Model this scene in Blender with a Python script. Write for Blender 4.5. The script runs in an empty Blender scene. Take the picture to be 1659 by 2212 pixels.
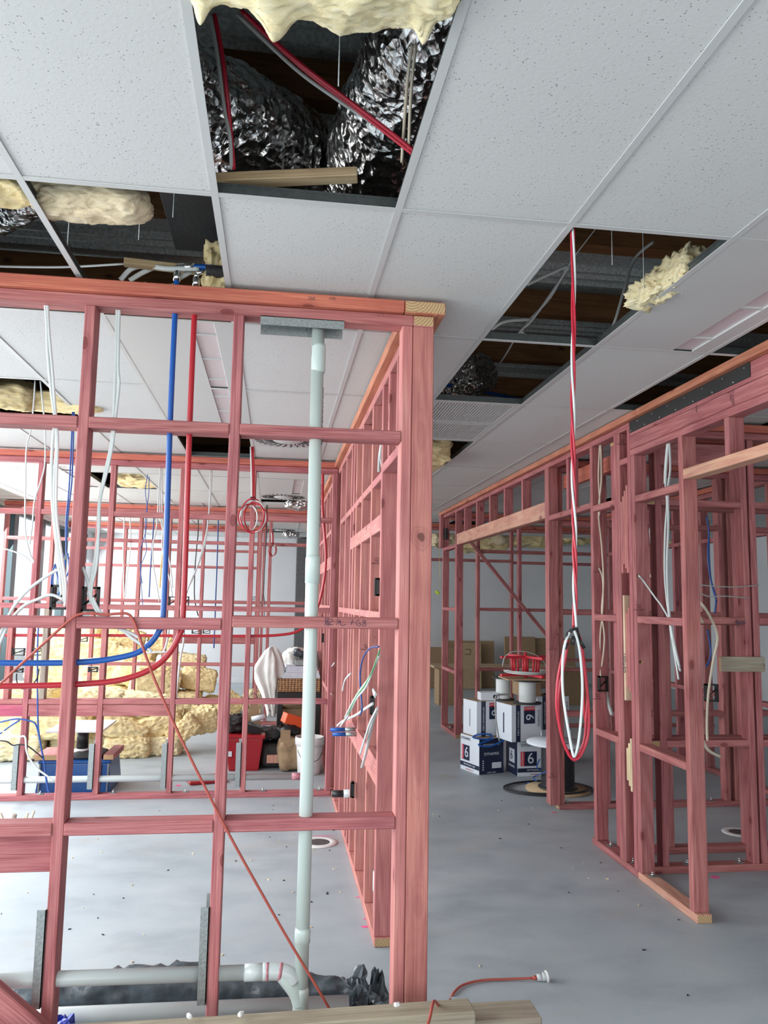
import bpy, bmesh, math, random
from mathutils import Vector, Matrix, noise, Euler
random.seed(7)
SC = bpy.context.scene
COL = SC.collection
R = math.radians

# ---------------------------------------------------------------- camera, light, exposure
EYE = 1.73
F = 1691.2
PITCH, YAW, ROLL = 0.11368085, 0.13557862, 0.01748826
_f = Vector((math.sin(YAW)*math.cos(PITCH), math.cos(YAW)*math.cos(PITCH), math.sin(PITCH)))
_r0 = Vector((math.cos(YAW), -math.sin(YAW), 0)); _u0 = _r0.cross(_f)
_r = math.cos(ROLL)*_r0 + math.sin(ROLL)*_u0
_u = -math.sin(ROLL)*_r0 + math.cos(ROLL)*_u0
cam = bpy.data.objects.new('camera', bpy.data.cameras.new('camera')); COL.objects.link(cam)
cam.matrix_world = Matrix(((_r.x, _u.x, -_f.x, 0), (_r.y, _u.y, -_f.y, 0), (_r.z, _u.z, -_f.z, EYE), (0, 0, 0, 1)))
cam.data.sensor_fit = 'HORIZONTAL'; cam.data.sensor_width = 36
cam.data.lens = 36*F/1659; cam.data.clip_start = 0.05; cam.data.clip_end = 200
SC.camera = cam

def P(px, py, x=None, y=None, z=None):
    """point of the real plane x=, y= or z= seen at a measured pixel of the photograph"""
    d = _r*(px-829.5)/F - _u*(py-1106)/F + _f
    t = x/d.x if x is not None else (y/d.y if y is not None else (z-EYE)/d.z)
    return Vector((0, 0, EYE)) + d*t

SC.view_settings.view_transform = 'Standard'; SC.view_settings.look = 'None'
SC.view_settings.gamma = 1.0; SC.view_settings.use_curve_mapping = False
SC.view_settings.exposure = -0.20
try:
    SC.cycles.max_bounces = 8; SC.cycles.diffuse_bounces = 5; SC.cycles.glossy_bounces = 3
    SC.cycles.transmission_bounces = 4; SC.cycles.use_denoising = True
    SC.cycles.sample_clamp_indirect = 6.0; SC.cycles.caustics_reflective = False; SC.cycles.caustics_refractive = False
except Exception: pass

W = bpy.data.worlds.new('sky'); SC.world = W; W.use_nodes = True
bg = W.node_tree.nodes['Background']; bg.inputs[0].default_value = (0.84, 0.92, 1.0, 1); bg.inputs[1].default_value = 1.5

def area(name, loc, rot, sx, sy, power, col=(1, 1, 1)):
    l = bpy.data.lights.new(name, 'AREA'); l.shape = 'RECTANGLE'; l.size = sx; l.size_y = sy
    l.energy = power; l.color = col
    o = bpy.data.objects.new(name, l); COL.objects.link(o); o.location = loc; o.rotation_euler = rot
    return o
# daylight through the glazed side (x = -3.75), and through the shopfront glazing behind the camera
area('daylight_side_near', (-4.1, 3.2, 1.9), (0, R(-58), 0), 2.4, 9.0, 800, (0.93, 0.97, 1.0))
area('daylight_side_far', (-4.1, 12.2, 1.9), (0, R(-58), 0), 2.4, 8.6, 780, (0.93, 0.97, 1.0))
area('daylight_front', (0.8, -3.4, 1.6), (R(90), 0, 0), 8.0, 2.6, 200, (1.0, 1.0, 0.98))

# ---------------------------------------------------------------- materials
MATS = {}
def nmat(name):
    m = bpy.data.materials.new(name); m.use_nodes = True; MATS[name] = m
    nt = m.node_tree; b = nt.nodes['Principled BSDF']
    return m, nt, b
def N(nt, t, **kw):
    n = nt.nodes.new(t)
    for k, v in kw.items():
        if k in n.inputs.keys() if hasattr(n.inputs, 'keys') else False: n.inputs[k].default_value = v
        else: setattr(n, k, v)
    return n
def L(nt, a, b): nt.links.new(a, b)
def ramp(nt, fac, stops):
    r = nt.nodes.new('ShaderNodeValToRGB'); e = r.color_ramp.elements
    while len(e) < len(stops): e.new(0.5)
    for i, (p, c) in enumerate(stops):
        e[i].position = p; e[i].color = (*c, 1)
    L(nt, fac, r.inputs[0]); return r.outputs[0]
def mix(nt, fac, a, b, mode='MIX'):
    n = nt.nodes.new('ShaderNodeMix'); n.data_type = 'RGBA'; n.blend_type = mode
    for s, v in ((0, fac), (6, a), (7, b)):
        if hasattr(v, 'links') or hasattr(v, 'is_linked'): L(nt, v, n.inputs[s])
        elif s == 0: n.inputs[0].default_value = v
        else: n.inputs[s].default_value = (*v, 1)
    return n.outputs[2]
def simple(name, col, rough=0.6, metal=0.0, bump=0.0, scale=40, var=0.0, spec=0.5):
    m, nt, b = nmat(name)
    b.inputs['Base Color'].default_value = (*col, 1); b.inputs['Roughness'].default_value = rough
    b.inputs['Metallic'].default_value = metal; b.inputs['Specular IOR Level'].default_value = spec
    if bump or var:
        tc = N(nt, 'ShaderNodeTexCoord'); no = N(nt, 'ShaderNodeTexNoise', Scale=scale, Detail=5.0)
        L(nt, tc.outputs['Object'], no.inputs['Vector'])
        if var:
            dk = tuple(c*(1-var) for c in col); lt = tuple(min(1, c*(1+var*0.6)) for c in col)
            L(nt, ramp(nt, no.outputs[0], [(0.3, dk), (0.7, lt)]), b.inputs['Base Color'])
        if bump:
            bp = N(nt, 'ShaderNodeBump', Strength=bump, Distance=0.01)
            L(nt, no.outputs[0], bp.inputs['Height']); L(nt, bp.outputs[0], b.inputs['Normal'])
    return m

def wood(name, c1, c2, c3, grain=0.55, knot=(0.16, 0.03, 0.03), rnd=0.5, figs=()):
    m, nt, b = nmat(name)
    tc = N(nt, 'ShaderNodeTexCoord'); oi = N(nt, 'ShaderNodeObjectInfo')
    mp = N(nt, 'ShaderNodeMapping'); L(nt, tc.outputs['Object'], mp.inputs['Vector'])
    rv = N(nt, 'ShaderNodeVectorMath', operation='MULTIPLY_ADD')
    cmb = N(nt, 'ShaderNodeCombineXYZ')
    for i in range(3): L(nt, oi.outputs['Random'], cmb.inputs[i])
    L(nt, cmb.outputs[0], rv.inputs[0]); rv.inputs[1].default_value = (7.3, 13.1, 31.7)
    L(nt, mp.outputs[0], rv.inputs[2])
    mp2 = N(nt, 'ShaderNodeMapping'); mp2.inputs['Scale'].default_value = (1, 1, 0.09); L(nt, rv.outputs[0], mp2.inputs['Vector'])
    # annual-ring lines: distorted stretched bands
    n1 = N(nt, 'ShaderNodeTexNoise', Scale=7.0, Detail=1.0, Distortion=0.15); L(nt, mp2.outputs[0], n1.inputs['Vector'])
    wv = N(nt, 'ShaderNodeMath', operation='MULTIPLY'); L(nt, n1.outputs[0], wv.inputs[0]); wv.inputs[1].default_value = 55.0
    sn = N(nt, 'ShaderNodeMath', operation='SINE'); L(nt, wv.outputs[0], sn.inputs[0])
    mp4 = N(nt, 'ShaderNodeMapping'); mp4.inputs['Scale'].default_value = (1, 1, 0.018); L(nt, rv.outputs[0], mp4.inputs['Vector'])
    n2 = N(nt, 'ShaderNodeTexNoise', Scale=260.0, Detail=5.0); L(nt, mp4.outputs[0], n2.inputs['Vector'])
    n3 = N(nt, 'ShaderNodeTexNoise', Scale=3.0, Detail=3.0); L(nt, rv.outputs[0], n3.inputs['Vector'])
    ad = N(nt, 'ShaderNodeMath', operation='MULTIPLY_ADD'); L(nt, sn.outputs[0], ad.inputs[0]); ad.inputs[1].default_value = 0.075*grain/0.55
    L(nt, n2.outputs[0], ad.inputs[2])
    col = ramp(nt, ad.outputs[0], [(0.28, c2), (0.52, c1), (0.78, c3)])
    blot = ramp(nt, n3.outputs[0], [(0.3, (0.78, 0.74, 0.76)), (0.55, (1, 1, 1)), (0.8, (1.12, 1.06, 1.0))])
    col = mix(nt, 0.8, col, blot, 'MULTIPLY')
    # per-piece tint
    rr = ramp(nt, oi.outputs['Random'], [(0.0, (1.0, 0.86, 1.0)), (0.35, (1.0, 1.0, 1.0)), (0.7, (0.9, 0.94, 0.92)), (1.0, (1.08, 1.16, 0.98))])
    col = mix(nt, rnd, col, rr, 'MULTIPLY')
    # knots
    mp3 = N(nt, 'ShaderNodeMapping'); mp3.inputs['Scale'].default_value = (1, 1, 0.5); L(nt, rv.outputs[0], mp3.inputs['Vector'])
    vo = N(nt, 'ShaderNodeTexVoronoi', Scale=6.5, Randomness=1.0); L(nt, mp3.outputs[0], vo.inputs['Vector'])
    kn = ramp(nt, vo.outputs['Distance'], [(0.0, (0.95,)*3), (0.075, (0.7,)*3), (0.09, (0.85,)*3), (0.10, (0.3,)*3), (0.12, (0.08,)*3), (0.145, (0.22,)*3), (0.165, (0.05,)*3), (0.2, (0,)*3)])
    col = mix(nt, kn, col, knot)
    # flat-sawn figure: nested ovals of darker grain, some round a knot
    for (fz, fx, ln, am, rad) in figs:
        sb = N(nt, 'ShaderNodeVectorMath', operation='SUBTRACT'); L(nt, tc.outputs['Object'], sb.inputs[0]); sb.inputs[1].default_value = (fx, 0, fz)
        nz = N(nt, 'ShaderNodeTexNoise', Scale=14.0, Detail=2.0); L(nt, tc.outputs['Object'], nz.inputs['Vector'])
        wb = N(nt, 'ShaderNodeVectorMath', operation='MULTIPLY_ADD'); L(nt, nz.outputs['Color'], wb.inputs[0]); wb.inputs[1].default_value = (0.012, 0, 0.04); L(nt, sb.outputs[0], wb.inputs[2])
        ml = N(nt, 'ShaderNodeVectorMath', operation='MULTIPLY'); L(nt, wb.outputs[0], ml.inputs[0]); ml.inputs[1].default_value = (1, 0, ln)
        le = N(nt, 'ShaderNodeVectorMath', operation='LENGTH'); L(nt, ml.outputs[0], le.inputs[0])
        st = [(0.0, (0.9,)*3), (0.010, (0.8,)*3), (0.014, (0.95,)*3), (0.017, (0.1,)*3), (0.026, (0.3,)*3), (0.030, (0.05,)*3), (0.040, (0.25,)*3), (0.046, (0,)*3)] if rad else \
             [(0.0, (0.32,)*3), (0.018, (0.36,)*3), (0.021, (0.04,)*3), (0.030, (0.0,)*3), (0.036, (0.22,)*3), (0.040, (0.02,)*3), (0.052, (0.14,)*3), (0.058, (0,)*3)]
        col = mix(nt, ramp(nt, le.outputs['Value'], st), col, tuple(c*am for c in c2))
    L(nt, col, b.inputs['Base Color'])
    b.inputs['Roughness'].default_value = 0.62; b.inputs['Specular IOR Level'].default_value = 0.3
    bp = N(nt, 'ShaderNodeBump', Strength=0.25, Distance=0.002); L(nt, ad.outputs[0], bp.inputs['Height']); L(nt, bp.outputs[0], b.inputs['Normal'])
    return m
wood('pink', (0.415, 0.148, 0.148), (0.285, 0.08, 0.085), (0.53, 0.232, 0.215))
wood('pinklight', (0.52, 0.20, 0.185), (0.40, 0.13, 0.13), (0.62, 0.29, 0.25))
wood('postwood', (0.50, 0.195, 0.165), (0.40, 0.13, 0.12), (0.60, 0.27, 0.22), figs=((0.566, 0.004, 0.8, 0.28, 1), (-0.905, 0.012, 0.42, 0.75, 0), (-0.37, 0.010, 0.30, 0.75, 0), (0.99, 0.0, 0.3, 0.8, 0), (-1.2, -0.01, 0.3, 0.8, 0)))
wood('orange', (0.52, 0.15, 0.10), (0.44, 0.10, 0.075), (0.68, 0.26, 0.16), grain=0.4)
wood('orangetan', (0.52, 0.20, 0.125), (0.40, 0.125, 0.08), (0.60, 0.29, 0.18), grain=0.5)
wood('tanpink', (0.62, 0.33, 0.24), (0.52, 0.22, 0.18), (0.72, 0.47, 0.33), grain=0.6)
wood('tan', (0.50, 0.37, 0.22), (0.38, 0.26, 0.14), (0.60, 0.47, 0.29), knot=(0.2, 0.1, 0.05))
wood('pale', (0.75, 0.60, 0.40), (0.64, 0.47, 0.29), (0.82, 0.70, 0.50), knot=(0.3, 0.15, 0.08))
wood('greytan', (0.36, 0.31, 0.24), (0.26, 0.22, 0.165), (0.45, 0.39, 0.31), knot=(0.12, 0.08, 0.05))
wood('brown', (0.24, 0.115, 0.045), (0.16, 0.07, 0.03), (0.30, 0.15, 0.065), knot=(0.05, 0.02, 0.01))
wood('magenta', (0.46, 0.10, 0.16), (0.36, 0.07, 0.12), (0.54, 0.17, 0.2))
def endgrain():
    m, nt, b = nmat('endgrain')
    tc = N(nt, 'ShaderNodeTexCoord'); mp = N(nt, 'ShaderNodeMapping'); mp.inputs['Location'].default_value = (0.06, 0.05, 0)
    L(nt, tc.outputs['Object'], mp.inputs['Vector'])
    w = N(nt, 'ShaderNodeTexWave', wave_type='RINGS', rings_direction='Z', Scale=26.0, Distortion=1.5, Detail=2.0)
    L(nt, mp.outputs[0], w.inputs['Vector'])
    L(nt, ramp(nt, w.outputs[0], [(0.1, (0.36, 0.22, 0.11)), (0.6, (0.54, 0.38, 0.2))]), b.inputs['Base Color']); b.inputs['Roughness'].default_value = 0.8
    return m
endgrain()
simple('white_metal', (0.54, 0.555, 0.545), 0.4)
simple('lens', (0.62, 0.54, 0.55), 0.35, var=0.03)
simple('galv', (0.33, 0.36, 0.36), 0.45, 0.7, bump=0.1, scale=90, var=0.25)
simple('galvdark', (0.62, 0.66, 0.65), 0.38, 0.1, bump=0.1, scale=60, var=0.35)
simple('pvc', (0.52, 0.605, 0.57), 0.28)
simple('pvcgrey', (0.52, 0.57, 0.57), 0.3)
simple('primer', (0.50, 0.20, 0.24), 0.5, var=0.4, scale=60)
simple('bluepipe', (0.006, 0.085, 0.36), 0.3)
simple('redpipe', (0.40, 0.014, 0.025), 0.3)
simple('brass', (0.55, 0.42, 0.18), 0.3, 0.9)
simple('chrome', (0.75, 0.76, 0.76), 0.2, 0.95)
simple('cwhite', (0.60, 0.64, 0.63), 0.4)
simple('cgrey', (0.42, 0.43, 0.41), 0.45)
simple('cbeige', (0.62, 0.54, 0.42), 0.45)
simple('cred', (0.46, 0.012, 0.035), 0.33)
simple('cblue', (0.02, 0.075, 0.30), 0.4)
simple('cblack', (0.015, 0.015, 0.018), 0.45)
simple('cgreen', (0.12, 0.42, 0.16), 0.45)
simple('cyellow', (0.75, 0.52, 0.12), 0.45)
simple('cord', (0.38, 0.075, 0.055), 0.5)
simple('black', (0.014, 0.014, 0.015), 0.42)
simple('blackmatte', (0.03, 0.03, 0.03), 0.7, bump=0.3, scale=60)
simple('barweb', (0.10, 0.115, 0.115), 0.4, 0.4, var=0.2, scale=50)
simple('steelblack', (0.014, 0.016, 0.016), 0.5, 0.0)
simple('cardboard', (0.33, 0.225, 0.13), 0.85, bump=0.15, scale=30, var=0.12)
simple('cardlight', (0.45, 0.33, 0.2), 0.85, var=0.1, scale=20)
simple('boxwhite', (0.68, 0.74, 0.80), 0.5)
simple('navy', (0.012, 0.02, 0.055), 0.4)
simple('labelred', (0.62, 0.03, 0.05), 0.5)
simple('ink', (0.02, 0.02, 0.06), 0.6)
simple('pencil', (0.16, 0.08, 0.07), 0.8)
simple('plaster', (0.66, 0.68, 0.70), 0.75, var=0.05, scale=1.5)
simple('blockwall', (0.13, 0.13, 0.135), 0.9, bump=0.4, scale=25, var=0.2)
simple('teal', (0.035, 0.06, 0.068), 0.35, 0.3)
simple('bluebox', (0.005, 0.065, 0.24), 0.35)
simple('redtub', (0.36, 0.012, 0.02), 0.35)
simple('wplastic', (0.74, 0.74, 0.73), 0.4, var=0.06, scale=18)
simple('paper', (0.72, 0.76, 0.86), 0.7, var=0.1, scale=12)
simple('sack', (0.74, 0.74, 0.70), 0.7, bump=0.5, scale=9)
simple('orangebox', (0.75, 0.09, 0.02), 0.5)
simple('polythene', (0.085, 0.105, 0.12), 0.28, bump=0.6, scale=18, var=0.5)
simple('blueplastic', (0.03, 0.06, 0.45), 0.3, bump=0.5, scale=25)
simple('pinkspray', (0.9, 0.10, 0.30), 0.9)
simple('limeglo', (0.5, 0.75, 0.02), 0.35)
simple('ground', (0.5, 0.5, 0.48), 0.9)
simple('tileedge', (0.6, 0.6, 0.6), 0.9)
simple('stamp', (0.13, 0.045, 0.06), 0.8)
def glass():
    m, nt, b = nmat('glass'); b.inputs['Base Color'].default_value = (0.95, 0.98, 0.98, 1); b.inputs['Roughness'].default_value = 0.02
    b.inputs['Transmission Weight'].default_value = 1.0; b.inputs['IOR'].default_value = 1.02
    # thin pane
    tr = N(nt, 'ShaderNodeBsdfTransparent'); gl = N(nt, 'ShaderNodeBsdfGlossy'); gl.inputs['Roughness'].default_value = 0.03
    mx = N(nt, 'ShaderNodeMixShader'); mx.inputs[0].default_value = 0.06
    L(nt, tr.outputs[0], mx.inputs[1]); L(nt, gl.outputs[0], mx.inputs[2]); L(nt, mx.outputs[0], nt.nodes['Material Output'].inputs[0])
glass()
def clearplastic():
    m, nt, b = nmat('clearplastic'); b.inputs['Base Color'].default_value = (0.8, 0.84, 0.85, 1); b.inputs['Roughness'].default_value = 0.12
    b.inputs['Transmission Weight'].default_value = 0.45
clearplastic()
def concrete():
    m, nt, b = nmat('concrete')
    tc = N(nt, 'ShaderNodeTexCoord')
    a = N(nt, 'ShaderNodeTexNoise', Scale=0.9, Detail=6.0, Roughness=0.6); L(nt, tc.outputs['Object'], a.inputs['Vector'])
    mp = N(nt, 'ShaderNodeMapping'); mp.inputs['Scale'].default_value = (0.8, 1.5, 1); L(nt, tc.outputs['Object'], mp.inputs['Vector'])
    c = N(nt, 'ShaderNodeTexNoise', Scale=2.6, Detail=7.0, Roughness=0.62); L(nt, mp.outputs[0], c.inputs['Vector'])
    d = N(nt, 'ShaderNodeTexNoise', Scale=160.0, Detail=3.0); L(nt, tc.outputs['Object'], d.inputs['Vector'])
    col = ramp(nt, a.outputs[0], [(0.3, (0.335, 0.39, 0.425)), (0.7, (0.42, 0.465, 0.49))])
    col = mix(nt, 0.75, col, ramp(nt, c.outputs[0], [(0.3, (0.76, 0.78, 0.80)), (0.5, (1, 1, 1)), (0.72, (1.14, 1.11, 1.07))]), 'MULTIPLY')
    col = mix(nt, 0.35, col, ramp(nt, d.outputs[0], [(0.3, (0.8, 0.8, 0.8)), (0.7, (1.15, 1.15, 1.15))]), 'MULTIPLY')
    # faint orange dust
    e = N(nt, 'ShaderNodeTexNoise', Scale=1.7, Detail=8.0); e.inputs['Distortion'].default_value = 1.0; L(nt, mp.outputs[0], e.inputs['Vector'])
    col = mix(nt, ramp(nt, e.outputs[0], [(0.60, (0, 0, 0)), (0.75, (0.35, 0.35, 0.35))]), col, (0.42, 0.36, 0.28))
    # dark specks
    v = N(nt, 'ShaderNodeTexVoronoi', Scale=5.0); L(nt, tc.outputs['Object'], v.inputs['Vector'])
    col = mix(nt, ramp(nt, v.outputs['Distance'], [(0.0, (1, 1, 1)), (0.012, (0.8, 0.8, 0.8)), (0.02, (0, 0, 0))]), col, (0.13, 0.13, 0.13))
    L(nt, col, b.inputs['Base Color'])
    L(nt, ramp(nt, c.outputs[0], [(0.3, (0.42,)*3), (0.7, (0.62,)*3)]), b.inputs['Roughness'])
    bp = N(nt, 'ShaderNodeBump', Strength=0.12, Distance=0.004); L(nt, c.outputs[0], bp.inputs['Height']); L(nt, bp.outputs[0], b.inputs['Normal'])
concrete()
def tile():
    m, nt, b = nmat('tile')
    tc = N(nt, 'ShaderNodeTexCoord')
    v = N(nt, 'ShaderNodeTexVoronoi', Scale=85.0); L(nt, tc.outputs['Object'], v.inputs['Vector'])
    n = N(nt, 'ShaderNodeTexNoise', Scale=75.0, Detail=4.0); L(nt, tc.outputs['Object'], n.inputs['Vector'])
    k = N(nt, 'ShaderNodeTexNoise', Scale=14.0, Detail=2.0); L(nt, tc.outputs['Object'], k.inputs['Vector'])
    add = N(nt, 'ShaderNodeMath', operation='MULTIPLY_ADD'); L(nt, n.outputs[0], add.inputs[0]); add.inputs[1].default_value = 0.55; L(nt, v.outputs['Distance'], add.inputs[2])
    ad2 = N(nt, 'ShaderNodeMath', operation='MULTIPLY_ADD'); L(nt, k.outputs[0], ad2.inputs[0]); ad2.inputs[1].default_value = 0.25; L(nt, add.outputs[0], ad2.inputs[2])
    pit = ramp(nt, ad2.outputs[0], [(0.50, (1, 1, 1)), (0.57, (0, 0, 0))])
    col = mix(nt, pit, (0.61, 0.615, 0.60), (0.34, 0.345, 0.34))
    s = N(nt, 'ShaderNodeTexNoise', Scale=0.8, Detail=3.0); L(nt, tc.outputs['Object'], s.inputs['Vector'])
    col = mix(nt, 0.5, col, ramp(nt, s.outputs[0], [(0.3, (0.94, 0.93, 0.92)), (0.7, (1.03, 1.03, 1.03))]), 'MULTIPLY')
    L(nt, col, b.inputs['Base Color']); b.inputs['Roughness'].default_value = 0.95; b.inputs['Specular IOR Level'].default_value = 0.15
    bp = N(nt, 'ShaderNodeBump', Strength=0.35, Distance=0.002); bp.invert = True; L(nt, pit, bp.inputs['Height'])
    n5 = N(nt, 'ShaderNodeBump', Strength=0.35, Distance=0.0015); L(nt, n.outputs[0], n5.inputs['Height']); L(nt, bp.outputs[0], n5.inputs['Normal']); L(nt, n5.outputs[0], b.inputs['Normal'])
tile()
def batt(name, c1, c2, c3):
    m, nt, b = nmat(name)
    tc = N(nt, 'ShaderNodeTexCoord'); mp = N(nt, 'ShaderNodeMapping'); mp.inputs['Scale'].default_value = (1, 1, 5.0)
    L(nt, tc.outputs['Object'], mp.inputs['Vector'])
    a = N(nt, 'ShaderNodeTexNoise', Scale=9.0, Detail=9.0, Roughness=0.68); a.inputs['Distortion'].default_value = 1.8; L(nt, mp.outputs[0], a.inputs['Vector'])
    c = N(nt, 'ShaderNodeTexNoise', Scale=110.0, Detail=6.0, Roughness=0.75); c.inputs['Distortion'].default_value = 2.0; L(nt, mp.outputs[0], c.inputs['Vector'])
    col = ramp(nt, a.outputs[0], [(0.28, c2), (0.5, c1), (0.75, c3)])
    L(nt, col, b.inputs['Base Color']); b.inputs['Roughness'].default_value = 1.0; b.inputs['Specular IOR Level'].default_value = 0.1
    b.inputs['Subsurface Weight'].default_value = 0.0
    add = N(nt, 'ShaderNodeMath', operation='MULTIPLY_ADD'); L(nt, c.outputs[0], add.inputs[0]); add.inputs[1].default_value = 0.35; L(nt, a.outputs[0], add.inputs[2])
    bp = N(nt, 'ShaderNodeBump', Strength=0.55, Distance=0.02); L(nt, add.outputs[0], bp.inputs['Height']); L(nt, bp.outputs[0], b.inputs['Normal'])
batt('wool', (0.92, 0.76, 0.42), (0.78, 0.57, 0.25), (0.96, 0.87, 0.60))
batt('woolpale', (0.95, 0.83, 0.52), (0.84, 0.68, 0.36), (0.97, 0.92, 0.70))
batt('woolbuff', (0.80, 0.67, 0.45), (0.62, 0.48, 0.29), (0.88, 0.78, 0.58))
def foil():
    m, nt, b = nmat('foil')
    tc = N(nt, 'ShaderNodeTexCoord')
    n0 = N(nt, 'ShaderNodeTexNoise', Scale=6.0, Detail=3.0); L(nt, tc.outputs['Object'], n0.inputs['Vector'])
    mx = N(nt, 'ShaderNodeMix', data_type='VECTOR') if False else None
    va = N(nt, 'ShaderNodeVectorMath', operation='MULTIPLY_ADD'); L(nt, n0.outputs['Color'], va.inputs[0]); va.inputs[1].default_value = (0.12, 0.12, 0.12); L(nt, tc.outputs['Object'], va.inputs[2])
    v = N(nt, 'ShaderNodeTexVoronoi', Scale=24.0); L(nt, va.outputs[0], v.inputs['Vector'])
    v2 = N(nt, 'ShaderNodeTexVoronoi', Scale=11.0); L(nt, va.outputs[0], v2.inputs['Vector'])
    ad = N(nt, 'ShaderNodeMath', operation='ADD'); L(nt, v.outputs['Distance'], ad.inputs[0]); L(nt, v2.outputs['Distance'], ad.inputs[1])
    bp = N(nt, 'ShaderNodeBump', Strength=0.75, Distance=0.025); L(nt, ad.outputs[0], bp.inputs['Height']); L(nt, bp.outputs[0], b.inputs['Normal'])
    b.inputs['Base Color'].default_value = (0.62, 0.61, 0.60, 1); b.inputs['Metallic'].default_value = 1.0; b.inputs['Roughness'].default_value = 0.24
foil()
def wicker():
    m, nt, b = nmat('wicker')
    tc = N(nt, 'ShaderNodeTexCoord')
    ck = N(nt, 'ShaderNodeTexVoronoi', Scale=28.0); ck.inputs['Randomness'].default_value = 0.15
    mp = N(nt, 'ShaderNodeMapping'); mp.inputs['Scale'].default_value = (1, 1, 1.6); L(nt, tc.outputs['Object'], mp.inputs['Vector']); L(nt, mp.outputs[0], ck.inputs['Vector'])
    L(nt, ramp(nt, ck.outputs['Distance'], [(0.1, (0.52, 0.31, 0.15)), (0.45, (0.36, 0.19, 0.08)), (0.6, (0.07, 0.03, 0.015))]), b.inputs['Base Color'])
    bp = N(nt, 'ShaderNodeBump', Strength=0.8, Distance=0.01); bp.invert = True; L(nt, ck.outputs['Distance'], bp.inputs['Height']); L(nt, bp.outputs[0], b.inputs['Normal'])
wicker()
def M(n): return MATS[n]
# ---------------------------------------------------------------- mesh helpers
def link(name, me, mats, parent=None, loc=(0, 0, 0), rot=(0, 0, 0)):
    for m in ([mats] if isinstance(mats, str) else mats): me.materials.append(M(m))
    o = bpy.data.objects.new(name, me); COL.objects.link(o)
    if parent is not None: o.parent = parent
    o.location = loc; o.rotation_euler = rot
    return o
def done(bm, name, mats, parent=None, loc=(0, 0, 0), rot=(0, 0, 0), smooth=False):
    bmesh.ops.recalc_face_normals(bm, faces=bm.faces)
    me = bpy.data.meshes.new(name); bm.to_mesh(me); bm.free()
    if smooth: me.polygons.foreach_set('use_smooth', [True]*len(me.polygons))
    return link(name, me, mats, parent, loc, rot)
def tag(o, label, cat, group=None, kind=None):
    if label: o['label'] = label
    if cat: o['category'] = cat
    if group: o['group'] = group
    if kind: o['kind'] = kind
    return o
def empty(name, loc, label=None, cat=None, group=None, rz=0):
    o = bpy.data.objects.new(name, None); COL.objects.link(o); o.location = loc; o.rotation_euler = (0, 0, rz)
    o.empty_display_size = 0.1
    return tag(o, label, cat, group)
def abox(bm, x0, x1, y0, y1, z0, z1, mi=0, mat=None):
    vs = [bm.verts.new(Vector(p)) for p in ((x0,y0,z0),(x1,y0,z0),(x1,y1,z0),(x0,y1,z0),(x0,y0,z1),(x1,y0,z1),(x1,y1,z1),(x0,y1,z1))]
    if mat is not None:
        for v in vs: v.co = mat @ v.co
    fs = []
    for f in ((0,3,2,1),(4,5,6,7),(0,1,5,4),(1,2,6,5),(2,3,7,6),(3,0,4,7)):
        fc = bm.faces.new([vs[i] for i in f]); fc.material_index = mi; fs.append(fc)
    return fs
def bevel(bm, w, seg=1):
    bmesh.ops.bevel(bm, geom=list(bm.edges), offset=w, segments=seg, affect='EDGES', profile=0.7, clamp_overlap=True)
def BX(name, x0, x1, y0, y1, z0, z1, mat, parent=None, bev=0.003, seg=1, base=None):
    """world-aligned box with its own origin at its centre (or child of an unrotated empty)"""
    c = Vector(((x0+x1)/2, (y0+y1)/2, (z0+z1)/2)); hx, hy, hz = (x1-x0)/2, (y1-y0)/2, (z1-z0)/2
    bm = bmesh.new(); abox(bm, -hx, hx, -hy, hy, -hz, hz)
    if bev: bevel(bm, min(bev, min(hx, hy, hz)*0.6), seg)
    return done(bm, name, mat, parent, c - (parent.location if parent is not None else Vector()))
WM = {}
def member(parent, name, x0, x1, y0, y1, z0, z1, mat='pink', bev=0.0035):
    """a stick of timber: grain along its longest side, sawn ends"""
    d = (x1-x0, y1-y0, z1-z0); ax = d.index(max(d))
    if ax == 2: a, b, l, rot = d[0], d[1], d[2], (0, 0, 0)
    elif ax == 0: a, b, l, rot = d[2], d[1], d[0], (0, math.pi/2, 0)
    else: a, b, l, rot = d[0], d[2], d[1], (-math.pi/2, 0, 0)
    bm = bmesh.new(); abox(bm, -a/2, a/2, -b/2, b/2, -l/2, l/2); bevel(bm, min(bev, min(a, b)*0.3), 1)
    for f in bm.faces:
        f.normal_update()
        if abs(f.normal.z) > 0.9: f.material_index = 1
    c = Vector(((x0+x1)/2, (y0+y1)/2, (z0+z1)/2))
    return done(bm, name, [mat, 'endgrain'], parent, c - (parent.location if parent is not None else Vector()), rot)
def smoothpts(pts, n=6, closed=False):
    pts = [Vector(p) for p in pts]
    if len(pts) < 3: return pts
    out = []; m = len(pts)
    rng = range(m) if closed else range(m-1)
    for i in rng:
        if closed: p0, p1, p2, p3 = pts[(i-1) % m], pts[i], pts[(i+1) % m], pts[(i+2) % m]
        else: p0, p1, p2, p3 = pts[max(i-1, 0)], pts[i], pts[i+1], pts[min(i+2, m-1)]
        for k in range(n):
            t = k/n
            out.append(0.5*((2*p1) + (-p0+p2)*t + (2*p0-5*p1+4*p2-p3)*t*t + (-p0+3*p1-3*p2+p3)*t**3))
    if not closed: out.append(pts[-1])
    return out
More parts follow.
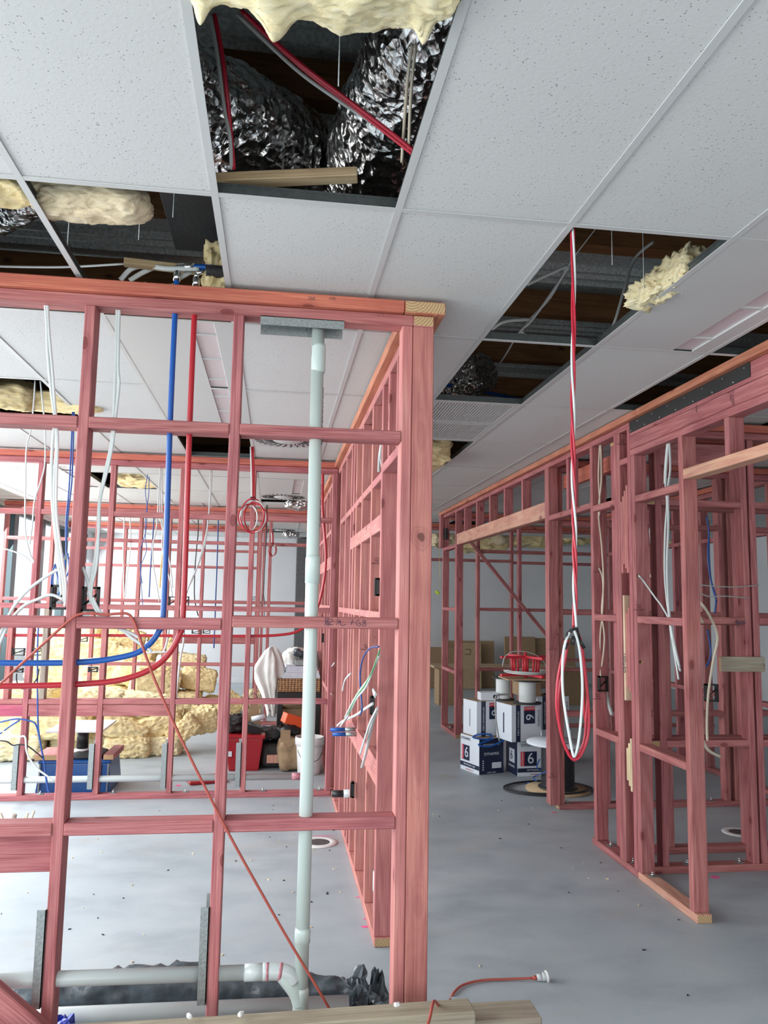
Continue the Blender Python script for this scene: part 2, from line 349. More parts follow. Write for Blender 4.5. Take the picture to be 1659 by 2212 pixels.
def sweep(bm, pts, r, seg=8, flat=1.0, closed=False, radii=None, mi=0, cap=True, disp=None):
    rings = []; up = None; m = len(pts)
    for i, p in enumerate(pts):
        if closed: t = pts[(i+1) % m]-pts[i-1]
        else: t = (pts[min(i+1, m-1)]-pts[max(i-1, 0)])
        if t.length < 1e-9: t = Vector((0, 0, 1))
        t.normalize()
        if up is None:
            up = Vector((0, 1, 0)) if abs(t.y) < 0.9 else Vector((1, 0, 0))
        up = (up - t*up.dot(t)); up.normalize(); sd = t.cross(up)
        rr = radii[i] if radii else r
        ring = []
        for k in range(seg):
            a = 2*math.pi*k/seg; q = (sd*math.cos(a)*flat + up*math.sin(a))
            co = p + q*rr
            if disp: co = co + q*disp(co)
            ring.append(bm.verts.new(co))
        rings.append(ring)
    for i in range(m if closed else m-1):
        a, b = rings[i], rings[(i+1) % m]
        for k in range(seg):
            f = bm.faces.new((a[k], a[(k+1) % seg], b[(k+1) % seg], b[k])); f.material_index = mi; f.smooth = True
    if cap and not closed:
        f = bm.faces.new(rings[0]); f.material_index = mi; f = bm.faces.new(rings[-1][::-1]); f.material_index = mi
def cable(name, pts, r, mat, parent=None, flat=1.0, seg=8, n=6, closed=False, sm=True):
    pts = [Vector(p) for p in pts]; o = Vector(pts[0])
    base = parent.location if parent is not None else o*0
    if parent is None:
        pts = [p-o for p in pts]; loc = o
    else:
        pts = [p-parent.location for p in pts]; loc = (0, 0, 0)
    bm = bmesh.new(); sweep(bm, smoothpts(pts, n, closed) if sm else pts, r, seg, flat, closed)
    return done(bm, name, mat, parent, loc)
def multi(name, runs, mat, parent=None, seg=8, n=6, flat=1.0):
    """several strands that are one bundle"""
    bm = bmesh.new(); o = Vector(runs[0][0][0]) if parent is None else parent.location
    for pts, r, mi in runs: sweep(bm, smoothpts([Vector(p)-o for p in pts], n), r, seg, flat, mi=mi)
    return done(bm, name, mat, parent, o if parent is None else (0, 0, 0))
def cyl(bm, p0, p1, r0, r1=None, seg=24, mi=0, caps=True):
    r1 = r0 if r1 is None else r1
    sweep(bm, [Vector(p0), Vector(p1)], r0, seg, radii=[r0, r1], mi=mi, cap=caps)
def lathe(bm, prof, seg=32, c=(0, 0, 0), mi=0):
    c = Vector(c); rings = []
    for r, z in prof:
        rings.append([bm.verts.new(c+Vector((r*math.cos(2*math.pi*k/seg), r*math.sin(2*math.pi*k/seg), z))) for k in range(seg)])
    for a, b in zip(rings, rings[1:]):
        for k in range(seg):
            f = bm.faces.new((a[k], a[(k+1) % seg], b[(k+1) % seg], b[k])); f.material_index = mi; f.smooth = True
    if prof[0][0] > 1e-4: bm.faces.new(rings[0][::-1])
    if prof[-1][0] > 1e-4: bm.faces.new(rings[-1])
def LT(name, prof, loc, mat, parent=None, seg=32, rot=(0, 0, 0)):
    bm = bmesh.new(); lathe(bm, prof, seg)
    return done(bm, name, mat, parent, Vector(loc)-(parent.location if parent is not None else Vector()), rot)
def TXT(name, s, size, loc, rot, mat, parent=None, ext=0.0004, al='CENTER'):
    c = bpy.data.curves.new(name, 'FONT'); c.body = s; c.size = size; c.extrude = ext; c.align_x = al; c.align_y = 'CENTER'
    t_ = bpy.data.objects.new(name, c); me = bpy.data.meshes.new_from_object(t_); bpy.data.objects.remove(t_); bpy.data.curves.remove(c)
    me.materials.clear(); me.materials.append(M(mat)); o = bpy.data.objects.new(name, me); COL.objects.link(o)
    if parent is not None: o.parent = parent; 
    o.location = loc; o.rotation_euler = rot
    return o
def blob(name, loc, dims, rot, mat, seed=0, amp=0.18, n=14, fq=2.2, parent=None, power=3.5, crease=0.0, fuzz=0.0):
    """a soft squashed block: superellipsoid-like cube with layered noise"""
    bm = bmesh.new(); bmesh.ops.create_cube(bm, size=2.0)
    bmesh.ops.subdivide_edges(bm, edges=bm.edges, cuts=n, use_grid_fill=True)
    so = Vector((seed*3.17, seed*1.71, seed*5.3))
    for v in bm.verts:
        p = v.co.copy()
        l = (abs(p.x)**power+abs(p.y)**power+abs(p.z)**power)**(1/power)
        q = p/l if l > 0 else p
        q = Vector((q.x*dims[0], q.y*dims[1], q.z*dims[2]))
        nn = noise.noise_vector(q*fq/max(dims)+so)*amp*min(dims)
        n2 = noise.noise_vector(q*fq*4/max(dims)+so)*amp*0.35*min(dims)
        n3 = (noise.noise(q*38+so)+0.8*noise.noise(q*90+so))*fuzz
        if crease: nn *= 1+crease*math.sin(q.z/dims[2]*6+seed)
        v.co = q+nn+n2+q.normalized()*n3
    return done(bm, name, mat, parent, Vector(loc)-(parent.location if parent is not None else Vector()), rot, smooth=True)
def copytree(o, parent=None):
    c = o.copy(); COL.objects.link(c)
    if parent is not None: c.parent = parent
    for ch in list(o.children): copytree(ch, c)
    return c
# ---------------------------------------------------------------- the setting
XL, XR, YB, YF, ZC = -3.75, 8.4, -3.2, 16.8, 3.025
def struct(o): o['kind'] = 'structure'; return o
struct(BX('floor', XL-0.3, XR+0.2, YB-0.3, YF+0.2, -0.15, 0, 'concrete', bev=0))
struct(BX('ground', XL-14, XL-0.3, YB-12, YF+12, -0.3, -0.16, 'ground', bev=0))
struct(BX('wall_far', XL-0.2, XR, YF, YF+0.15, 0, 4.0, 'plaster', bev=0))
struct(BX('wall_right', XR, XR+0.15, YB, YF, 0, 4.0, 'plaster', bev=0))
struct(BX('baseboard_far', XL, XR, YF-0.02, YF, 0.0, 0.09, 'plaster', bev=0.003))
struct(BX('wall_back', 4.9, XR, YB-0.15, YB, 0, 4.0, 'plaster', bev=0))
struct(BX('trim_1', XL, 4.9, YB-0.15, YB, 2.95, 4.0, 'teal', bev=0))
struct(BX('trim_2', XL-0.2, XL, YB, YF, 2.96, 4.0, 'plaster', bev=0))
# glazed side: window frames with panes between dark mullions
mull = [-3.15, -1.5, 0.2, 1.9, 3.6, 5.3, 7.0, 8.7, 10.3, 11.95, 13.3, 14.75, 16.2]
for i, (a, b) in enumerate(zip(mull, mull[1:])):
    w = empty('window_%d' % (i+1), (XL, (a+b)/2, 0)); w['kind'] = 'structure'
    BX('mullion', XL-0.12, XL, b-0.09, b+0.09, 0, 2.96, 'teal', w)
    BX('transom', XL-0.1, XL-0.02, a+0.09, b-0.09, 0, 0.07, 'teal', w)
    BX('head', XL-0.1, XL-0.02, a+0.09, b-0.09, 2.9, 2.96, 'teal', w)
    BX('glass_pane', XL-0.065, XL-0.055, a+0.09, b-0.09, 0.07, 2.9, 'glass', w, bev=0)
struct(BX('wall_left', XL-0.2, XL, 16.29, YF, 0, 2.96, 'plaster', bev=0))
bm_ = [XL, -1.6, 0.55, 2.7, 4.9]
for i, (a, b) in enumerate(zip(bm_, bm_[1:])):
    w = empty('window_%d' % (i+20), ((a+b)/2, YB, 0)); w['kind'] = 'structure'
    BX('mullion', a, a+0.09, YB-0.12, YB, 0, 2.95, 'teal', w)
    BX('transom', a+0.09, b, YB-0.1, YB-0.02, 0, 0.08, 'teal', w)
    BX('glass_pane', a+0.09, b, YB-0.065, YB-0.055, 0.08, 2.95, 'glass', w, bev=0)
# far dark blockwork nib by the white panel
struct(BX('wall_nib', 0.42, 0.72, 16.3, 16.8, 0, 3.0, 'blockwall', bev=0))
# ceiling: mineral tiles lying in a T grid
GX, GY, TX, TY = 0.365, 2.45, 0.6, 1.2
HOLES = {(-1, -1), (-2, 0), (-3, 0), (-4, 2), (-2, 3), (-4, 5), (1, 0), (1, 1), (1, 3), (3, -1), (3, 0), (3, 1), (5, 2), (6, 5), (4, 8)}
for px_ in (1035, 1065, 1095, 1125, 1155, 965, 1245, 1450): HOLES.add((int((P(px_, 1165, y=15).x-GX)//TX), 10))
LIGHTS = [(-2, 1), (-2, 2), (2, 0), (2, -1), (-5, 4), (-5, 5), (-1, 5), (1, 5), (-3, 7)]
VENT = [(1, 2)]
SWIRL = [(-1, 3, 0.22, ''), (-1, 6, 0.1, 'hole'), (-1, 10, 0.3, 'hole')]
SP = set(LIGHTS) | set(VENT) | {(a, b) for a, b, *_ in SWIRL}
I0, I1, J0, J1 = -7, 13, -5, 11
bm = bmesh.new()
for i in range(I0, I1+1):
    for j in range(J0, J1+1):
        if (i, j) in HOLES or (i, j) in SP: continue
        x0, y0 = GX+TX*i, GY+TY*j
        x1, y1 = min(x0+TX, XR), min(y0+TY, YF)
        x0, y0 = max(x0, XL), max(y0, YB)
        if x1-x0 < 0.03 or y1-y0 < 0.03: continue
        abox(bm, x0+0.004, x1-0.004, y0+0.004, y1-0.004, ZC+0.003, ZC+0.018)
ceil = done(bm, 'ceiling', 'tile'); ceil['kind'] = 'structure'
bm = bmesh.new()
def tee(bm, x0, x1, y0, y1):
    if x1-x0 > y1-y0:
        yc = (y0+y1)/2; abox(bm, x0, x1, yc-0.012, yc+0.012, ZC-0.001, ZC+0.002)
        abox(bm, x0, x1, yc-0.001, yc+0.001, ZC+0.002, ZC+0.036, 1); abox(bm, x0, x1, yc-0.004, yc+0.004, ZC+0.032, ZC+0.041, 1)
    else:
        xc = (x0+x1)/2; abox(bm, xc-0.012, xc+0.012, y0, y1, ZC-0.0015, ZC+0.0018)
        abox(bm, xc-0.001, xc+0.001, y0, y1, ZC+0.002, ZC+0.036, 1); abox(bm, xc-0.004, xc+0.004, y0, y1, ZC+0.032, ZC+0.041, 1)
for i in range(I0, I1+2):
    x = GX+TX*i
    if XL < x < XR: tee(bm, x, x, YB, YF)
for j in range(J0, J1+2):
    y = GY+TY*j
    if YB < y < YF: tee(bm, XL, XR, y, y)
done(bm, 'grid_bars', ['white_metal', 'barweb'], ceil)
# roof over the ceiling void: ribbed steel deck and brown timber purlins
bm = bmesh.new(); ys = YB; prof = []
while ys < YF:
    prof += [(ys, 3.92), (ys+0.16, 3.92), (ys+0.18, 3.88), (ys+0.20, 3.88), (ys+0.22, 3.92), (ys+0.26, 3.92), (ys+0.28, 3.88), (ys+0.30, 3.88), (ys+0.32, 3.96), (ys+0.46, 3.96)]
    ys += 0.48
va = [bm.verts.new((XL-0.2, y, z)) for y, z in prof]; vb = [bm.verts.new((XR+0.15, y, z)) for y, z in prof]
for k in range(len(prof)-1): bm.faces.new((va[k], vb[k], vb[k+1], va[k+1]))
roof = done(bm, 'ceiling_roof_deck', 'galvdark'); roof['kind'] = 'structure'
struct(BX('ceiling_roof_slab', XL-0.3, XR+0.2, YB-0.2, YF+0.2, 4.0, 4.12, 'blockwall', bev=0))
for k in range(17):
    y = 2.90+(k-5)*1.03
    rp = member(None, 'roof_purlin', XL, XR, y, y+0.10, 3.70, 3.87, 'brown'); rp['kind'] = 'structure'
# recessed metal light panels, return air grilles, swirl diffusers
def light_panel(i, j, lab):
    x0, y0 = GX+TX*i, GY+TY*j
    t = empty('ceiling_light', (x0+0.3, y0+0.6, ZC), lab, 'light', 'recessed ceiling light panels')
    a, b = x0+0.400, x0+0.505
    BX('panel', x0+0.012, a, y0+0.012, y0+1.188, ZC+0.0, ZC+0.05, 'white_metal', t, 0.001)
    BX('panel', b, x0+0.588, y0+0.012, y0+1.188, ZC+0.0, ZC+0.05, 'white_metal', t, 0.001)
    BX('lens', a, b, y0+0.012, y0+1.188, ZC+0.010, ZC+0.02, 'lens', t, 0)
    for k in (0.2, 0.6, 1.0): BX('divider', a, b, y0+k-0.008, y0+k+0.008, ZC+0.002, ZC+0.012, 'white_metal', t, 0.001)
LL = ['white recessed ceiling light just behind the near timber frame, above the blue water pipe', 'white recessed ceiling light above the red water pipe, second behind the near frame',
      'white recessed ceiling light beside the dark gap along the right frame', 'white recessed ceiling light nearest the viewer at the right edge of the ceiling',
      'bright white ceiling light near the glazed side behind the hanging flat cables', 'white ceiling light near the glazed side over the second room, farther one',
      'white ceiling light in the ceiling of the middle room behind the vertical waste pipe', 'white ceiling light over the corridor, beyond the sagging wool in the open tile', 'white ceiling light in the rear room past the third frame']
for (i, j), lb in zip(LIGHTS, LL): light_panel(i, j, lb)
x0, y0 = GX+0.6, GY+2.4
for q in (0, 1):
    ya = y0+0.6*q
    t = empty('return_air_grille', (x0+0.3, ya+0.3, ZC), ['white louvred ceiling grille next to the open ceiling hole, nearer of two', 'white louvred ceiling grille next to the tile with sagging wool, farther of two'][q], 'grille', 'louvred ceiling grilles')
    bm = bmesh.new()
    for (a, b, c, d) in ((0.012, 0.588, 0.012, 0.04), (0.012, 0.588, 0.56, 0.588), (0.012, 0.04, 0.04, 0.56), (0.56, 0.588, 0.04, 0.56)): abox(bm, x0+a-t.location.x, x0+b-t.location.x, ya+c-t.location.y, ya+d-t.location.y, 0, 0.02)
    done(bm, 'frame', 'white_metal', t)
    bm = bmesh.new()
    for k in range(26):
        xx = -0.26+0.0203*k
        abox(bm, xx, xx+0.012, -0.26, 0.26, 0.002, 0.016)
    done(bm, 'louvres', 'white_metal', t)
    BX('backing', x0+0.03, x0+0.57, ya+0.03, ya+0.57, ZC+0.04, ZC+0.045, 'galvdark', t, 0)
for n_, (i, j, off, kd) in enumerate(SWIRL):
    x0, y0 = GX+TX*i, GY+TY*j+off*0
    cx, cy = x0+0.3, y0+0.3
    t = empty('swirl_diffuser', (cx, cy, ZC), ['white round swirl air diffuser in the ceiling behind the vertical waste pipe', 'white swirl air diffuser beside a hanging foil duct end, beyond the second frame', 'small far swirl air diffuser at the back of the ceiling near the white wall'][n_], 'air diffuser')
    BX('plate', x0+0.012, x0+0.588, y0+0.012, y0+0.588, ZC, ZC+0.008, 'white_metal', t, 0.001)
    bm = bmesh.new()
    for k in range(28):
        a = 2*math.pi*k/28
        for (r0, r1, w) in ((0.13, 0.2, 0.010), (0.21, 0.275, 0.012)):
            m4 = Matrix.Rotation(a+(0.06 if r0 > 0.2 else 0), 4, 'Z') @ Matrix.Translation((r0, 0, 0)) @ Matrix.Rotation(0.35, 4, 'Z')
            abox(bm, 0, r1-r0, -w/2, w/2, -0.004, 0.001, 0, m4)
    done(bm, 'slots', 'black', t)
    LT('cone', [(0.0, -0.012), (0.10, -0.012), (0.115, -0.006), (0.12, 0.0)], (cx, cy, ZC), 'white_metal', t, 32)
    BX('blank_tile', x0+0.012, x0+0.588, y0+0.6 if kd == '' else y0+0.95, y0+1.188, ZC+0.003, ZC+0.015, 'tile', t, 0.001)
    if kd == 'hole':
        o = blob('foil_sock', (cx+0.2, y0+0.78, ZC-0.03), (0.17, 0.13, 0.07), (0, 0, 0), 'foil', n_+3, 0.3, 8); tag(o, ['crumpled silver foil duct sagging out of the ceiling beside the far diffuser', 'small crumpled silver foil showing at the farthest diffuser'][n_-1], 'duct')

# ---------------------------------------------------------------- timber wall frames
FR = {}
def frame(key, loc, label):
    t = empty('timber_wall_frame', loc, label, 'wall frame'); FR[key] = t; return t
def anchor(t, x, y, z=0.045):
    a = BX('anchor_plate', x-0.025, x+0.025, y-0.025, y+0.025, z, z+0.004, 'galv', t, 0.001)
    bm = bmesh.new(); cyl(bm, (0, 0, 0.002), (0, 0, 0.014), 0.010, seg=6); cyl(bm, (0, 0, 0.014), (0, 0, 0.026), 0.005, seg=10)
    b = done(bm, 'bolt', 'chrome', a)
def drill(o, pt, r, axis):
    """a real hole bored through a member"""
    bm = bmesh.new(); d = Vector(axis)*0.08; cyl(bm, Vector(pt)-d, Vector(pt)+d, r, seg=18)
    c = done(bm, 'bit', 'endgrain'); bpy.context.view_layer.update()
    md = o.modifiers.new('b', 'BOOLEAN'); md.object = c; md.operation = 'DIFFERENCE'; md.solver = 'EXACT'
    dg = bpy.context.evaluated_depsgraph_get(); me = bpy.data.meshes.new_from_object(o.evaluated_get(dg))
    o.modifiers.clear(); o.data = me; bpy.data.objects.remove(c)
def xframe(t, y, x0, x1, studs, noggs, top=True, bottom=True, d=0.09, um='orange', w=0.045, ztop=2.905, skipn=()):
    """frame across the room; studs = list of left x"""
    if top:
        member(t, 'top_plate', x0, x1, y, y+d, 2.905, 2.953, 'pink')
        member(t, 'top_plate', x0, x1, y-0.025, y+d+0.025, 2.955, 3.008, um)
    if bottom: member(t, 'bottom_plate', x0, x1, y, y+d, 0, 0.045, 'pink')
    for s in studs: member(t, 'stud', s, s+w, y+0.001, y+d-0.001, 0.045 if bottom else 0.0, ztop, 'pink')
    for z in noggs:
        xs = sorted(studs)
        for a, b in zip(xs, xs[1:]):
            if b-a > w+0.06 and (z, a) not in skipn: member(t, 'nogging', a+w, b, y+0.003, y+d-0.003, z, z+0.045, 'pink')
def yframe(t, x, y0, y1, studs, noggs, d=0.09, top=True, bottom=True, w=0.045, ux=(0.025, 0.025), um='orange', smat='pink'):
    if top:
        member(t, 'top_plate', x, x+d, y0, y1, 2.905, 2.953, smat)
        member(t, 'top_plate', x-ux[0], x+d+ux[1], y0-0.025, y1, 2.955, 3.008, um)
    if bottom: member(t, 'bottom_plate', x, x+d, y0, y1, 0, 0.045, 'pink')
    for s in studs: member(t, 'stud', x+0.001, x+d-0.001, s, s+w, 0.045, 2.905, smat)
    for z in noggs:
        xs = sorted(studs)
        for a, b in zip(xs, xs[1:]):
            if b-a > w+0.06: member(t, 'nogging', x+0.003, x+d-0.003, a+w, b, z, z+0.045, smat)
def stiff(t, x, y, z0, z1, w=0.035):
    bm = bmesh.new()
    abox(bm, 0, w, 0, 0.003, 0, z1-z0); abox(bm, w-0.003, w, 0, 0.09, 0, z1-z0); abox(bm, w*0.45, w, 0.087, 0.09, 0, z1-z0+0.02)
    return done(bm, 'stud_stiffener', 'galv', t, Vector((x, y, z0))-t.location)
# near frame across the room, with the trimmer post at its open end
Y1 = 3.2
f = frame('near', (-0.5, Y1, 0), 'nearest pink timber frame, with the vertical waste pipe through it')
member(f, 'top_plate', -1.7, 0.55, Y1, Y1+0.09, 2.905, 2.953, 'pink'); member(f, 'top_plate', -1.7, 0.507, Y1-0.025, Y1+0.115, 2.955, 3.008, 'orange')
member(f, 'bottom_plate', -1.7, 0.545, Y1, Y1+0.09, 0, 0.045, 'pink')
for s in (-1.38, -0.802, -0.208): member(f, 'stud', s, s+0.0425, Y1, Y1+0.088, 0.045, 2.905, 'pink')
member(f, 'stud', 0.503, 0.548, Y1, Y1+0.088, 0.045, 2.905, 'pinklight')
member(f, 'trimmer_stud', 0.550, 0.640, Y1, Y1+0.045, 0.0, 2.905, 'postwood')
for z, m in ((2.398, 'pink'), (1.605, 'pink'), (0.832, 'pink')):
    for a, b in ((-1.3375, -0.802), (-0.7595, -0.208), (-0.1655, 0.503)):
        zz = z+(0.012 if a > -0.2 and z == 1.605 else 0); member(f, 'nogging', a, b, Y1-0.004, Y1+0.086, zz, zz+0.046, m)
member(f, 'backing_board', -1.3375, -0.802, Y1+0.043, Y1+0.088, 0.69, 0.832, 'pink')
bm = bmesh.new(); abox(bm, 0, 0.35, 0, 0.003, 0, 0.038); abox(bm, 0, 0.35, 0, 0.092, 0.035, 0.038); abox(bm, 0, 0.35, 0.089, 0.092, -0.012, 0.038)
for k in (0.05, 0.19, 0.31): cyl(bm, (k, 0.085, 0.015), (k, 0.095, 0.015), 0.004, seg=8)
done(bm, 'steel_channel', 'galv', f, Vector((-0.098, Y1-0.006, 2.868))-f.location)
stiff(f, -0.835, Y1-0.006, 0.225, 0.57, 0.032); stiff(f, -0.241, Y1-0.006, 0.21, 0.56, 0.032)
# low diagonal board at the left foot of the near frame
o = member(f, 'brace_board', -0.07, 0.07, -0.0225, 0.0225, -0.42, 0.42, 'pink'); a = P(5, 2128, y=3.12); b = P(95, 2204, y=3.12); dd = (b-a).normalized()
o.location = a+dd*(-0.17)+Vector((dd.z, 0, -dd.x))*0.07-f.location; o.rotation_euler = (0, math.atan2(dd.x, dd.z), 0)

# side frame running away from the post (between the left rooms and the corridor)
f = frame('side', (0.595, 7, 0), 'long pink timber frame running away behind the near post, left of the corridor')
XS = 0.55
member(f, 'top_plate', XS, XS+0.09, 3.2, 14.0, 2.905, 2.953, 'pinklight'); member(f, 'top_plate', 0.510, 0.685, 3.175, 14.0, 2.955, 3.008, 'orangetan')
member(f, 'bottom_plate', XS, XS+0.09, 4.12, 14.0, 0, 0.045, 'pinklight')
st = [4.135, 4.585, 5.115, 5.50, 5.69, 5.88, 6.35, 6.85]
for s in st: member(f, 'stud', XS, XS+0.09, s, s+0.04, 0.045, 2.905, 'pinklight')
for z, rng in ((2.395, (0, 7)), (1.632, (0, 7)), (0.77, (0, 5))):
    for a, b in zip(st[rng[0]:rng[1]], st[rng[0]+1:rng[1]+1]):
        member(f, 'nogging', XS+0.002, XS+0.088, a+0.04, b, z, z+0.043, 'pinklight')
for a, b in zip(st[:5], st[1:6]):
    member(f, 'backing_board', XS-0.001, XS+0.044, a+0.04, b, 2.11, 2.20, 'pinklight')
    member(f, 'backing_board', XS-0.001, XS+0.044, a+0.04, b, 0.815, 0.905, 'pinklight')
member(f, 'door_head', XS, XS+0.09, 3.25, 4.135, 2.418, 2.465, 'pinklight')
for y in (3.62, 3.9): member(f, 'cripple_stud', XS, XS+0.09, y, y+0.04, 2.465, 2.905, 'pinklight')
s2 = [7.33, 7.75, 8.3, 8.85, 9.4, 9.95, 10.5, 11.02, 11.32, 11.9, 12.5, 13.1, 13.7]
for s in s2: member(f, 'stud', XS, XS+0.09, s, s+0.045, 0.045, 2.905, 'pinklight')
for z in (2.42, 1.632, 0.80):
    for a, b in zip(s2, s2[1:]): member(f, 'nogging', XS+0.002, XS+0.088, a+0.045, b, z, z+0.045, 'pinklight')
for a, b in zip(s2[:5], s2[1:6]): member(f, 'backing_board', XS-0.001, XS+0.044, a+0.045, b, 2.05, 2.18, 'pinklight')

# second frame across
Y2 = 7.2
f = frame('second', (-1.2, Y2, 0), 'second timber frame across the left rooms, with the blue crate behind it')
xframe(f, Y2, XL+0.01, 0.545, [-3.4, -2.72, -2.112, -1.495, -0.885, -0.250, 0.498], (2.443, 1.617, 0.80))
for s in (-2.275, -1.985): member(f, 'short_stud', s, s+0.045, Y2, Y2+0.088, 0.845, 1.617, 'pink' if s < -2 else 'greytan')
for a, b in ((-3.355, -2.72), (-2.675, -2.105), (-2.06, -1.49), (-1.445, -0.885)): member(f, 'backing_board', a, b, Y2, Y2+0.045, 0.70, 0.797, 'magenta' if a < -2.1 else 'pink')
for s in (-2.112, -1.495, -0.885, -0.250): stiff(f, s-0.046, Y2-0.006, 0.09, 0.47, 0.045)
for x in (-1.93, -1.72, -1.33, -0.72, -0.05, 0.3, 0.45): anchor(f, x, Y2+0.045)
# third and fourth frames across
f = frame('third', (-1.2, 11.2, 0), 'third timber frame back across the left rooms, behind the red coil and pale bags')
xframe(f, 11.2, -3.69, 0.545, [-3.68, -3.07, -2.48, -1.90, -1.51, -1.04, -0.25, -0.11, 0.45], (2.485, 1.66, 0.80), um='orange')
f = frame('fourth', (-1.6, 14.0, 0), 'farthest timber frame of the left rooms, standing in front of the white wall')
xframe(f, 14.0, -3.55, -0.16, [-3.5, -3.08, -2.62, -2.38, -1.90, -1.30, -0.90, -0.34, -0.24], (2.54, 2.25, 1.64), um='orange')
member(f, 'backing_board', -1.8, -0.34, 14.0, 14.045, 0.95, 1.1, 'pink')

# right frame along the corridor
X3 = 2.355; D = 0.09
f = frame('right', (2.4, 4.6, 0), 'pink timber frame standing free at the right of the corridor, nearest the viewer')
member(f, 'top_plate', X3-0.04, X3+D+0.025, 1.3, 4.78, 2.975, 3.02, 'orangetan'); member(f, 'top_plate', X3-0.04, X3+D+0.025, 4.785, 11.1, 2.975, 3.02, 'orangetan')
member(f, 'top_plate', X3, X3+D, 4.965, 11.05, 2.932, 2.973, 'pink')
member(f, 'lintel', X3, X3+D, 1.3, 4.96, 2.872, 2.973, 'pink'); member(f, 'lintel', X3, X3+D, 1.3, 4.96, 2.784, 2.870, 'pink'); member(f, 'lintel_plate', X3, X3+D, 1.3, 4.96, 2.738, 2.782, 'pink')
o = BX('steel_strap', X3-0.006, X3, 3.58, 4.95, 2.895, 2.972, 'steelblack', f, 0.001)
for k in range(14): 
    bm = bmesh.new(); cyl(bm, (0, 0, 0), (-0.003, 0, 0), 0.005, seg=8); done(bm, 'screw', 'chrome', o, Vector((-0.003, -0.64+0.1*k, -0.028 if k % 2 else 0.02)))
member(f, 'bottom_plate', X3, X3+D, 4.245, 4.955, 0, 0.045, 'tanpink'); member(f, 'bottom_plate', X3, X3+D, 4.957, 5.69, 0, 0.045, 'pink')
member(f, 'stud', X3, X3+D, 4.275, 4.325, 0.045, 2.738, 'pink')
sB = member(f, 'stud', X3, X3+D, 4.905, 4.953, 0.045, 2.738, 'pink'); drill(sB, P(1379, 1244, y=4.905), 0.013, (0, 1, 0)); drill(sB, P(1384, 1430, y=4.905), 0.012, (0, 1, 0))
member(f, 'stud', X3, X3+D, 4.962, 5.008, 0.045, 2.932, 'pink')
member(f, 'stud', X3, X3+D, 5.130, 5.172, 0.045, 2.932, 'pink'); member(f, 'stud', X3, X3+D, 5.176, 5.222, 0.045, 2.932, 'pink')
member(f, 'stud', X3, X3+D, 5.605, 5.652, 0.045, 2.932, 'pink')
member(f, 'nogging', X3, X3+D, 5.008, 5.13, 2.70, 2.742, 'pink')
for z, zz in ((2.415, 2.43), (1.618, 1.618), (0.80, 0.79)):
    member(f, 'nogging', X3+0.001, X3+D-0.001, 4.325, 4.905, z, z+0.046, 'pink'); member(f, 'nogging', X3+0.001, X3+D-0.001, 5.222, 5.605, zz, zz+0.046, 'pink')
# low lintel over the wide opening, in lighter tan-pink timber
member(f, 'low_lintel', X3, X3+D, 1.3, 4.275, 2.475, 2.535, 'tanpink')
for y in (1.9, 2.55, 3.2, 3.79): member(f, 'cripple_stud', X3, X3+D, y, y+0.045, 2.535, 2.738, 'pink')
# packers between the doubled studs
for (z0, z1, m, n_) in ((1.95, 2.55, 'pinklight', 4), (1.16, 1.72, 'pinklight', 2), (0.52, 0.86, 'pale', 3)):
    for k in range(n_):
        member(f, 'packer', X3-0.004, X3+D-0.02, 5.012+0.028*k, 5.012+0.028*k+0.022, z0+0.03*((k*7) % 3), z1-0.035*k, m)
o = member(f, 'packer', X3-0.015, X3+0.05, 5.062, 5.082, 1.10, 1.80, 'pale')
TXT('lettering', '100x50', 0.045, (-0.034, 0, -0.1), (R(90), R(90), R(-90)), 'ink', o)
# door opening, then the double stud and a wide header
member(f, 'door_head', X3+0.001, X3+D-0.001, 5.652, 6.575, 2.46, 2.505, 'pink')
for y in (6.10,): member(f, 'cripple_stud', X3, X3+D, y, y+0.045, 2.505, 2.932, 'pink')
for y in (6.577, 6.625): member(f, 'stud', X3, X3+D, y, y+0.045, 0.045, 2.932, 'pink')
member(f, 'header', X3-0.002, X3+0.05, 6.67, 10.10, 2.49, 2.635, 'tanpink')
member(f, 'header', X3+0.052, X3+D, 6.67, 10.10, 2.49, 2.635, 'pink')
for y in (7.30, 7.9, 8.47, 9.05, 9.66): member(f, 'cripple_stud', X3, X3+D, y, y+0.045, 2.635, 2.932, 'pink')
for y in (10.10, 10.15, 10.95): member(f, 'stud', X3, X3+D, y, y+0.045, 0.045, 2.932 if y != 10.10 else 2.49, 'pink')
member(f, 'bottom_plate', X3, X3+D, 10.10, 11.0, 0, 0.045, 'pink')
for z in (2.46, 1.62, 0.80): member(f, 'nogging', X3, X3+D, 10.195, 10.95, z, z+0.045, 'pink')
member(f, 'end_board', X3-0.045, X3, 10.93, 11.02, 2.50, 2.972, 'pink')
for y in (4.33, 4.83, 5.1, 5.45, 10.6): anchor(f, X3+0.05, y+0.03)
# cross frames of the right-hand rooms
f = frame('rightcross', (3.2, 5.02, 0), 'timber frame turning right behind the free-standing right frame')
xframe(f, 5.02, 2.45, 5.4, [2.452, 2.56, 3.195, 3.255, 3.85, 4.5, 5.3], (2.42, 1.618, 0.80))
member(f, 'backing_board', 2.6, 3.195, 5.02, 5.06, 2.70, 2.86, 'pink'); member(f, 'packing_block', 2.99, 3.31, 4.99, 5.02, 1.30, 1.40, 'greytan'); anchor(f, 2.75, 5.065); anchor(f, 3.12, 5.065)
f = frame('rightcross2', (3.2, 5.4, 0), 'twin timber frame close behind the right-hand cross frame')
xframe(f, 5.4, 2.45, 5.4, [2.452, 2.80, 3.40, 3.47, 4.1, 4.8, 5.3], (2.44, 1.60, 0.76))
f = frame('rightroom', (4, 6.62, 0), 'dark timber frame behind the right-hand room, its plate running right from the door post')
